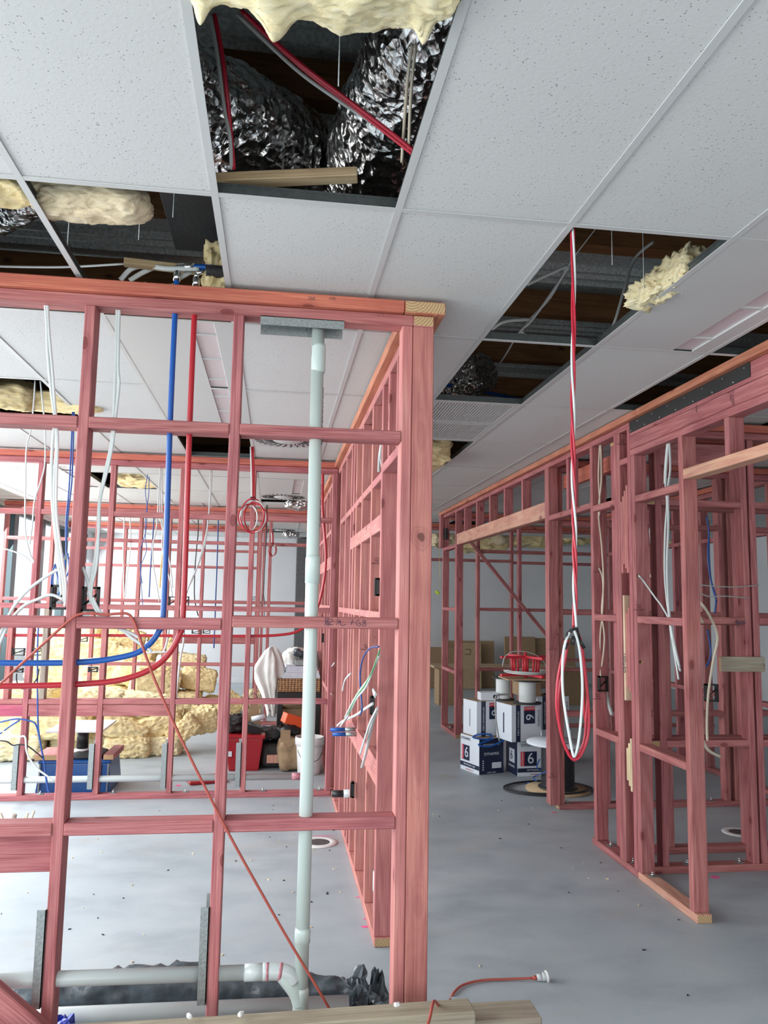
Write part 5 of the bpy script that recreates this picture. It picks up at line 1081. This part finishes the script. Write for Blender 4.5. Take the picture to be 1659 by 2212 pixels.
FC('blue cables hanging deep behind the right frame', [[P(1526, 1115, y=6.4), P(1531, 1150, y=6.4), P(1529, 1200, y=6.4), P(1535, 1250, y=6.4), P(1546, 1290, y=6.4), P(1544, 1325, y=6.4)], [P(1531, 1150, y=6.5), P(1534, 1240, y=6.5), P(1548, 1300, y=6.5)], [P(1528, 1360, y=6.4), P(1535, 1400, y=6.4), P(1533, 1425, y=6.4), P(1525, 1440, y=6.4)]], 0.008, 'cblue', flat=1)
FC('white labelled cable bundle behind the right frame', [[P(1408, 1130, y=5.7), P(1420, 1160, y=5.7), P(1430, 1190, y=5.7), P(1434, 1210, y=5.7)], [P(1405, 1140, y=5.75), P(1410, 1190, y=5.75), P(1422, 1235, y=5.75), P(1440, 1248, y=5.75), P(1405, 1244, y=5.75)]], 0.010, 'cgrey', flat=1.3)
a = P(1303, 1475, x=2.44); mbox(a.x-0.03, 5.59, a.z, 'black socket bracket with white cables low in the right frame left bay', 0.07, 0.11, 0.02)
a = P(1545, 1497, y=4.98); mbox(a.x-0.02, 4.99, a.z, 'black bracket on the right-hand cross frame behind the drooping cables', 0.08, 0.115, 0.02)
FC('printed white flat cable slanting down from the socket bracket', [[P(1308, 1492, x=2.45), P(1313, 1515, x=2.46), P(1322, 1545, x=2.48)]], 0.008, 'cwhite', flat=1.8)
tag(BX('circuit_block', 2.365, 2.40, 10.86, 10.945, 2.62, 2.78, 'black', None, 0.004), 'black box fixed high inside the far end of the right frame', 'box') 

# ---------------------------------------------------------------- cartons of cable and reels in the wide opening
def frot(c, rz, rx=0, ry=0): return Matrix.Translation(c) @ Euler((rx, ry, rz)).to_matrix().to_4x4()
def catbox(lab, c, rz, w=0.26, d=0.36, h=0.36, front='white', side='navy', rot=False, tilt=0):
    """data-cable carton; 'front' is its local -y face (w wide), 'left' its local -x face (d wide)"""
    t = empty('cable_carton', c, lab, 'carton', 'cartons of data cable', rz); t.rotation_euler = (0, tilt, rz)
    bm = bmesh.new(); abox(bm, 0, w, 0, d, 0, h); bevel(bm, 0.003)
    bm.faces.ensure_lookup_table()
    for f_ in bm.faces:
        n_ = f_.normal; f_.normal_update(); n_ = f_.normal
        if front == 'navy' and n_.y < -0.9: f_.material_index = 1
        if side == 'navy' and n_.x < -0.9: f_.material_index = 1
        if n_.z > 0.9: f_.material_index = 2
    done(bm, 'carton_body', ['boxwhite', 'navy', 'cardboard'], t)
    E_ = 0.0012
    def fr(nm, u0, u1, v0, v1, mat, face):
        bm = bmesh.new()
        if face == 'f': abox(bm, u0*w, u1*w, -E_, 0.0005, v0*h, v1*h)
        else: abox(bm, -E_, 0.0005, (1-u1)*d, (1-u0)*d, v0*h, v1*h)
        done(bm, nm, mat, t)
    def tx(s, u, v, sz, mat, face, up=0):
        if face == 'f': TXT('lettering', s, sz, (u*w, -E_-0.0006, v*h), (R(90), R(up), 0), mat, t)
        else: TXT('lettering', s, sz, (-E_-0.0006, (1-u)*d, v*h), (R(90), R(up), R(-90)), mat, t)
    return t, fr, tx
# lower left: white label face to the left, navy face to the front
def art_white(fr, tx, face, w):
    fr('red_band', 0.08, 0.18, 0.30, 0.72, 'labelred', face); fr('number_panel', 0.18, 0.50, 0.30, 0.72, 'navy', face)
    tx('6', 0.34, 0.51, 0.15, 'boxwhite', face); tx('CATEGORY', 0.13, 0.51, 0.026, 'boxwhite', face, -90)
    tx('DYNAMIX', 0.30, 0.90, 0.040, 'navy', face); fr('navy_band', 0.0, 1.0, 0.12, 0.24, 'navy', face)
    tx('NETWORKING CABLE', 0.5, 0.18, 0.022, 'boxwhite', face); tx('www.dynamix.co.nz', 0.5, 0.06, 0.018, 'labelred', face)
def art_navy(fr, tx, face):
    tx('DYNAMIX', 0.5, 0.56, 0.040, 'boxwhite', face); tx('NETWORKING CABLE', 0.5, 0.82, 0.020, 'boxwhite', face); tx('LENGTH 305M', 0.5, 0.05, 0.016, 'boxwhite', face)
    fr('sticker', 0.52, 0.90, 0.16, 0.32, 'boxwhite', face)
    for k in range(5): fr('tick_box', 0.14, 0.19, 0.12+0.06*k, 0.15+0.06*k, 'boxwhite', face)
RZ = R(18)
t, fr, tx = catbox('lower left carton of data cable, navy front and white side, blue cable on top', (2.10, 7.95, 0), RZ, w=0.30, front='navy', side='white')
art_white(fr, tx, 'l', 0.36); art_navy(fr, tx, 'f')
t, fr, tx = catbox('lower right carton of data cable with a white front, standing next to the black reel', (2.475, 7.86, 0), R(6), w=0.42, d=0.30, h=0.34, front='white', side='navy')
art_white(fr, tx, 'f', 0.4); fr('number_panel', 0.3, 0.75, 0.35, 0.75, 'boxwhite', 'l'); tx('6', 0.5, 0.55, 0.12, 'navy', 'l'); tx('DYNAMIX', 0.5, 0.24, 0.035, 'boxwhite', 'l')
def art_side(fr, tx, face):
    fr('navy_band', 0.15, 0.30, 0, 1, 'navy', face); tx('NETWORKING CABLE', 0.225, 0.5, 0.024, 'boxwhite', face, 90); fr('number_panel', 0.42, 0.80, 0.48, 0.84, 'navy', face); fr('red_band', 0.42, 0.80, 0.84, 0.95, 'labelred', face)
    tx('CATEGORY', 0.61, 0.895, 0.026, 'boxwhite', face); tx('6', 0.61, 0.66, 0.13, 'boxwhite', face, 90); tx('DYNAMIX', 0.92, 0.62, 0.036, 'navy', face, 90)
t, fr, tx = catbox('upper left carton of data cable with a slotted white side, smaller white box on it', (2.10, 8.05, 0.362), R(16), w=0.36, d=0.28, h=0.355, front='white', side='white')
art_side(fr, tx, 'f'); fr('hand_slot', 0.48, 0.52, 0.25, 0.75, 'ink', 'l')
t, fr, tx = catbox('upper right carton of data cable, tilted a little, carrying the white cable reels', (2.37, 7.72, 0.363), R(14), w=0.34, d=0.30, h=0.36, front='white', side='white', tilt=-0.0)
art_side(fr, tx, 'f'); fr('hand_slot', 0.46, 0.53, 0.2, 0.75, 'ink', 'l')
t, fr, tx = catbox('data cable carton half hidden behind the corridor frame and the white reel flange', (2.95, 8.5, 0.0), 0, w=0.34, d=0.34, h=0.36, front='white', side='white')
tx('DYNAMIX', 0.85, 0.5, 0.04, 'navy', 'f', 90)
t, fr, tx = catbox('data cable carton stacked on the hidden one behind the looped red cable', (2.90, 8.48, 0.362), 0, w=0.36, d=0.34, h=0.36, front='white', side='white')
art_side(fr, tx, 'f')
o = tag(BX('small_box', 2.16, 2.36, 8.12, 8.26, 0.718, 0.80, 'boxwhite', None, 0.004), 'small white box with a round hole on the upper left carton', 'box')
bm = bmesh.new(); cyl(bm, (0.055, -0.071, 0), (0.055, -0.069, 0), 0.022, seg=16); done(bm, 'opening', 'black', o)
def reel(lab, c, rf, rc, h, mat, fm='black', z=0, name='cable_reel'):
    t = empty(name, (c[0], c[1], z), lab, 'cable reel')
    LT('flange', [(0, 0), (rf, 0), (rf, 0.012), (rc*0.5, 0.014)], t.location, fm, t); 
    prof = [(rc*0.5, 0.012)]
    nw = max(8, int(h/0.010))
    for k in range(nw*2): prof.append((rc*(1+0.035*(k % 2)), 0.014+(h-0.028)*k/(nw*2-1)))
    prof.append((rc*0.5, h-0.012)); LT('winding', prof, t.location, mat, t)
    LT('flange', [(rc*0.5, h-0.014), (rf, h-0.012), (rf, h), (0.03, h), (0.03, h-0.01)], t.location, fm, t); return t
reel('white cable reel standing on the upper right carton, in front', (2.58, 7.86), 0.145, 0.085, 0.235, 'cwhite', 'blackmatte', 0.725)
reel('white cable reel behind the front one on the cartons', (2.42, 8.18), 0.12, 0.075, 0.235, 'cwhite', 'blackmatte', 0.722)
tag(BX('chipboard', 2.34, 2.84, 7.74, 8.1, 0.963, 0.975, 'cardlight', None, 0.002), 'thin board lying on the two white cable reels', 'board')
t = empty('cable_dispenser', (2.58, 7.92, 0.976), 'red metal cable dispenser frame on the board above the white reels', 'dispenser')
bm = bmesh.new()
for a in (0, math.pi/2): abox(bm, -0.30, 0.30, -0.018, 0.018, 0.02, 0.045, 0, Matrix.Rotation(a+0.3, 4, 'Z')); abox(bm, -0.30, 0.30, -0.015, 0.015, 0.20, 0.222, 0, Matrix.Rotation(a+0.3, 4, 'Z'))
done(bm, 'cross_arm', 'labelred', t)
for k in range(8):
    a = k*math.pi/4+0.3; bm = bmesh.new(); cyl(bm, (0.13*math.cos(a), 0.13*math.sin(a), 0.04), (0.14*math.cos(a), 0.14*math.sin(a), 0.21), 0.011, seg=10); done(bm, 'upright', 'labelred', t)
bm = bmesh.new(); cyl(bm, (0, 0, 0), (0, 0, 0.26), 0.016, seg=12); done(bm, 'spindle', 'labelred', t)
t = empty('cable_coil', (2.58, 7.92, 1.0), 'flat coil of white cable lying around the red dispenser uprights', 'cable coil')
for k in range(9):
    rr = 0.19+0.010*(k % 4); zz = 1.028+0.009*(k//3); cable('loop', [Vector((2.58+rr*math.cos(u), 7.92+rr*math.sin(u), zz+0.004*math.sin(2*u+k))) for u in [2*math.pi*q/16 for q in range(16)]], 0.0045, 'cwhite', t, closed=True, n=4)
cable('loop', [Vector((2.30, 7.8, 1.10)), Vector((2.33, 7.8, 1.20)), Vector((2.45, 7.82, 1.25)), Vector((2.65, 7.85, 1.22)), Vector((2.78, 7.9, 1.12)), Vector((2.80, 7.92, 1.03))], 0.004, 'cwhite', t)
# black cable drum with pale wooden flanges
t = empty('cable_drum', (2.69, 7.30, 0), 'black cable drum with pale wooden flanges behind the corridor door stud', 'cable drum')
LT('flange', [(0, 0), (0.30, 0), (0.30, 0.018), (0, 0.018)], t.location, 'cardlight', t, 48)
pf = [(0.12, 0.018)]
for k in range(48): pf.append((0.150+0.006*(k % 2)+(0.03 if k < 3 else 0), 0.02+0.40*k/47))
LT('winding', pf, t.location, 'cblack', t, 40); LT('flange', [(0.0, 0.422), (0.29, 0.422), (0.29, 0.442), (0.0, 0.442)], t.location, 'boxwhite', t, 48)
bm = bmesh.new()
for a, r_ in ((0.6, 0.07), (2.2, 0.10), (3.9, 0.08), (5.1, 0.12)): cyl(bm, (r_*math.cos(a), r_*math.sin(a), 0.4425), (r_*math.cos(a), r_*math.sin(a), 0.4435), 0.02, seg=16)
done(bm, 'drive_hole', 'ink', t)
t = empty('loose_cable', (2.55, 7.25, 0), 'black cable lying in wide loops on the floor around the drum', 'cable')
for k in range(2): cable('loop', [Vector((2.60+(0.42-0.03*k)*math.cos(u), 7.32+(0.28-0.02*k)*math.sin(u), 0.012+0.008*k)) for u in [2*math.pi*q/14 for q in range(14)]], 0.009, 'cblack', t, closed=True)
FC('blue data cable coiled on the lower left carton and trailing over its edge', [[P(1025, 1590, y=7.97), P(1045, 1585, y=7.93), P(1064, 1590, y=7.96), P(1050, 1597, y=7.9), P(1022, 1593, y=7.92), P(1035, 1586, y=8.0), P(1062, 1586, y=8.0)], [P(1064, 1596, y=7.93), P(1040, 1605, y=7.9), P(1035, 1610, y=7.88), P(1060, 1612, y=7.88), P(1090, 1598, y=7.9)]], 0.008, 'bluepipe', flat=1)
FC('blue data cable looping out of the lower right carton onto the floor', [[P(1166, 1640, y=7.75), P(1160, 1655, y=7.7), P(1165, 1662, y=7.7), P(1178, 1665, y=7.7)], [P(1178, 1668, z=0.3), P(1160, 1675, y=7.6), P(1152, 1680, y=7.6), P(1160, 1688, y=7.55)], [P(1135, 1690, z=0.01), P(1150, 1692, z=0.01), P(1170, 1692, z=0.01)]], 0.006, 'bluepipe', flat=1)
FC('grey flat cable hanging down the side of the upper right carton', [[P(1100, 1500, y=7.85), P(1074, 1502, y=7.68), P(1070, 1515, y=7.66), P(1071, 1550, y=7.64), P(1076, 1585, y=7.66), P(1079, 1600, y=7.68)]], 0.006, 'cgrey', flat=1.5)
reel('small green cable reel on the floor boxes behind the hanging loop', (3.12, 8.62), 0.10, 0.07, 0.17, 'cgreen', 'blackmatte', 0.724)
tag(BX('carton', 2.68, 2.92, 8.42, 8.7, 0.728, 1.0, 'cardboard', None, 0.003), 'brown carton behind the white cable reels', 'carton')
o = TXT('lettering', 'MIX', 0.07, (0, 0, 0), (R(90), R(90), 0), 'ink', None); car = bpy.data.objects['carton.002'] if 'carton.002' in bpy.data.objects else None
if car is not None: o.parent = car; o.location = (-0.03, -0.1412, 0.02)
# shelf of cartons and flat boards against the far right wall
CB = [(2.9, 3.9, 15.9, 0.0, 0.82, 'cardboard'), (3.45, 4.55, 16.0, 0.0, 0.95, 'cardboard'), (3.75, 4.2, 15.75, 0.0, 0.92, 'cardlight'), (4.75, 5.4, 15.9, 0.0, 1.05, 'cardboard'), (5.3, 6.3, 16.0, 0.0, 1.02, 'cardboard')]
for k, (a, b, y, z0, z1, m) in enumerate(CB):
    o = BX('flat_carton', a, b, y, y+0.08, z0, z1, m, None, 0.003); o.rotation_euler = (R(-4), 0, 0)
    tag(o, ['flattened brown carton leaning on the far wall, left one', 'flattened brown carton behind the marked one at the far wall', 'small flattened carton with a black corner mark at the far wall', 'flattened tall carton right of the marked one at the far wall', 'large flattened carton at the right of the far row'][k], 'carton')
    if k == 2: stroke_ = cable('corner_mark', [Vector((-0.16, -0.042, 0.36)), Vector((-0.06, -0.042, 0.36)), Vector((-0.06, -0.042, 0.26)), Vector((-0.16, -0.042, 0.26))], 0.006, 'ink', None, sm=False); stroke_.parent = o; stroke_.location = (-0.16+0.16, -0.042, 0.36)
    if k == 2: stroke_.location = Vector((-0.10, -0.042, 0.33)); o['label'] = 'small flattened carton with a black corner mark leaning at the far wall'
tag(BX('bench_board', 2.7, 5.2, 13.2, 13.8, 0.62, 0.66, 'cardlight', None, 0.003), 'pale board shelf in front of the cartons at the far wall', 'board')
for x in (2.8, 5.0): tag(BX('carton', x, x+0.42, 13.25, 13.65, 0.0, 0.618, 'cardboard', None, 0.003), 'brown carton supporting the %s end of the pale board shelf' % ('left' if x < 3 else 'right'), 'carton')
# wool hanging at the far ceiling of the right rooms
for k, (px, py, a, c) in enumerate(((1035, 1172, 0.5, 0.16), (1095, 1158, 0.55, 0.18), (1155, 1165, 0.5, 0.14), (965, 1160, 0.3, 0.16), (1245, 1150, 0.4, 0.2), (1450, 1150, 0.3, 0.25))):
    q = P(px, py, y=15.0); insul(['sagging wool below the far ceiling, left clump over the braced frame', 'sagging wool below the far ceiling, middle clump', 'sagging wool below the far ceiling, by the header end', 'wool tuft at the far ceiling seen past the corridor post', 'wool clump at the far ceiling behind the red and white cable', 'wool clump deep in the right-hand rooms'][k], q, (a, 0.3, c), (0, 0, 0.1), 'woolbuff' if k % 2 else 'wool', 40+k, 0.5, 12)

# ---------------------------------------------------------------- marks and writing
def stroke(name, parent, pts2, org, ux, uz, r, mat):
    bm = bmesh.new(); off = parent.location if parent is not None else Vector()
    for line in pts2:
        ps = smoothpts([Vector(org)+Vector(ux)*u+Vector(uz)*v-off for u, v in line], 4) if len(line) > 2 else [Vector(org)+Vector(ux)*u+Vector(uz)*v-off for u, v in line]
        sweep(bm, ps, r, 5)
    return done(bm, name, mat, parent)
near = FR['near']; yy = Y1-0.0045
g0 = P(700, 1353, y=yy)
hand = [[(0, 26), (16, 27)], [(4, 26), (5, 14), (2, 4)], [(14, 27), (10, 16), (4, 8)], [(2, 18), (14, 18), (14, 6), (6, 5)], [(18, 24), (26, 24), (28, 18), (20, 14), (18, 6), (30, 6)], [(8, 14), (16, 2)],
        [(44, 28), (46, 24)], [(40, 18), (52, 20), (44, 10), (40, 6)], [(50, 14), (56, 18), (54, 8), (64, 4), (74, 8)], [(88, 14), (102, 15)], [(96, 24), (92, 6)],
        [(120, 22), (112, 20), (108, 12), (114, 4), (124, 6), (122, 12)], [(122, 13), (116, 12)], [(140, 20), (132, 22), (130, 16), (142, 10), (138, 3), (130, 5), (134, 12), (142, 20)]]
S_ = 0.00155*0.66
hand = [[(u*0.68, v*0.68) for u, v in l] for l in hand]
stroke('pen_writing', near, hand, g0, (S_*1.72, 0, 0), (0, 0, S_*1.72), 0.0011, 'ink')
TXT('pencil_writing', '250', 0.02, P(673, 645, y=Y1-0.0262)-near.location, (R(90), 0, 0), 'pencil', near); TXT('pencil_writing', '110', 0.018, P(717, 645, y=Y1-0.0262)-near.location, (R(90), 0, 0), 'pencil', near)
stroke('pencil_cross', near, [[(0, 0), (0.022, 0.026)], [(0, 0.026), (0.022, 0)], [(-0.006, -0.002), (-0.006, 0.03)]], P(818, 682, y=yy+0.004), (1, 0, 0), (0, 0, 1), 0.0006, 'pencil')
rc = FR['rightcross']; TXT('pen_writing', '4pm~', 0.045, P(1604, 1344, y=5.0155)-rc.location+Vector((0, 0.006, 0)), (R(90), 0, 0), 'ink', rc)
# grade stamps on the broad faces of some studs
def gstamp(fr_, px, py, y, s='H1.2\nSG8\nKILN DRY', sz=0.016, rx=90):
    a = P(px, py, y=y); TXT('grade_stamp', s, sz, a-fr_.location, (R(90), 0, 0), 'stamp', fr_)
rf = FR['right']
for px, py, y in ((1293, 1231, 5.604), (1290, 1505, 5.604), (1380, 1312, 4.904), (1193, 1399, 6.576), (1193, 1675, 6.576), (1343, 955, 5.129)): gstamp(rf, px, py, y)
gstamp(FR['side'], 814, 1212, 4.584, sz=0.014); gstamp(FR['side'], 790, 1398, 5.114, sz=0.014)
TXT('grade_stamp', 'H1.2 SG8\nDRY', 0.022, Vector((X3-0.0025, 3.75, 2.83))-rf.location, (R(90), R(90), R(-90)), 'stamp', rf); TXT('grade_stamp', 'H1.2 SG8', 0.018, Vector((X3-0.0025, 4.1, 2.87))-rf.location, (R(90), R(90), R(-90)), 'stamp', rf)
# pink set-out paint on the slab
PM = [(790, 2002, 0.05, 0.022), (792, 1985, 0.045, 0.012), (778, 1938, 0.05, 0.012), (700, 1806, 0.16, 0.008), (385, 1697, 0.05, 0.05), (20, 1728, 0.10, 0.015), (60, 1728, 0.12, 0.015), (1425, 1827, 0.06, 0.02), (1197, 1755, 0.05, 0.02), (1545, 1895, 0.05, 0.05)]
for k, (px, py, a, b) in enumerate(PM):
    q = P(px, py, z=0.0); bm = bmesh.new(); bmesh.ops.create_circle(bm, cap_ends=True, segments=18, radius=1)
    for v in bm.verts: r_ = 1+0.35*noise.noise(Vector((v.co.x*2, v.co.y*2, k*3.3))); v.co = Vector((v.co.x*a*r_*0.5, v.co.y*b*r_*0.5, 0))
    for v in list(bm.verts): v.co.z = 0
    e = bmesh.ops.extrude_face_region(bm, geom=list(bm.faces)); 
    for v in [g_ for g_ in e['geom'] if isinstance(g_, bmesh.types.BMVert)]: v.co.z = 0.0012
    o = done(bm, 'paint_mark', 'pinkspray', None, (q.x, q.y, 0.0005)); tag(o, 'bright pink spray paint mark on the concrete floor', 'paint mark', 'pink set-out paint marks')
# crumbs of debris on the slab
random.seed(3); bm = bmesh.new()
for k in range(100):
    if k < 50: x, y = random.uniform(-1.5, 2.2), random.uniform(3.4, 7.0)
    else: x, y = random.choice((0.50, -0.8, 2.3, 0.3)) + random.uniform(-0.3, 0.05), random.uniform(4.2, 7.1)
    m4 = Matrix.Translation((x, y, 0.002)) @ Matrix.Rotation(random.uniform(0, 3), 4, 'Z'); s = random.uniform(0.003, 0.009)
    abox(bm, -s, s, -s*0.4, s*0.4, -0.0015, 0.0025, random.choice((0, 0, 1)), m4)
o = done(bm, 'floor_debris', ['pale', 'blackmatte']); tag(o, 'scattered wood chips and grit on the concrete floor', 'debris', kind='stuff')
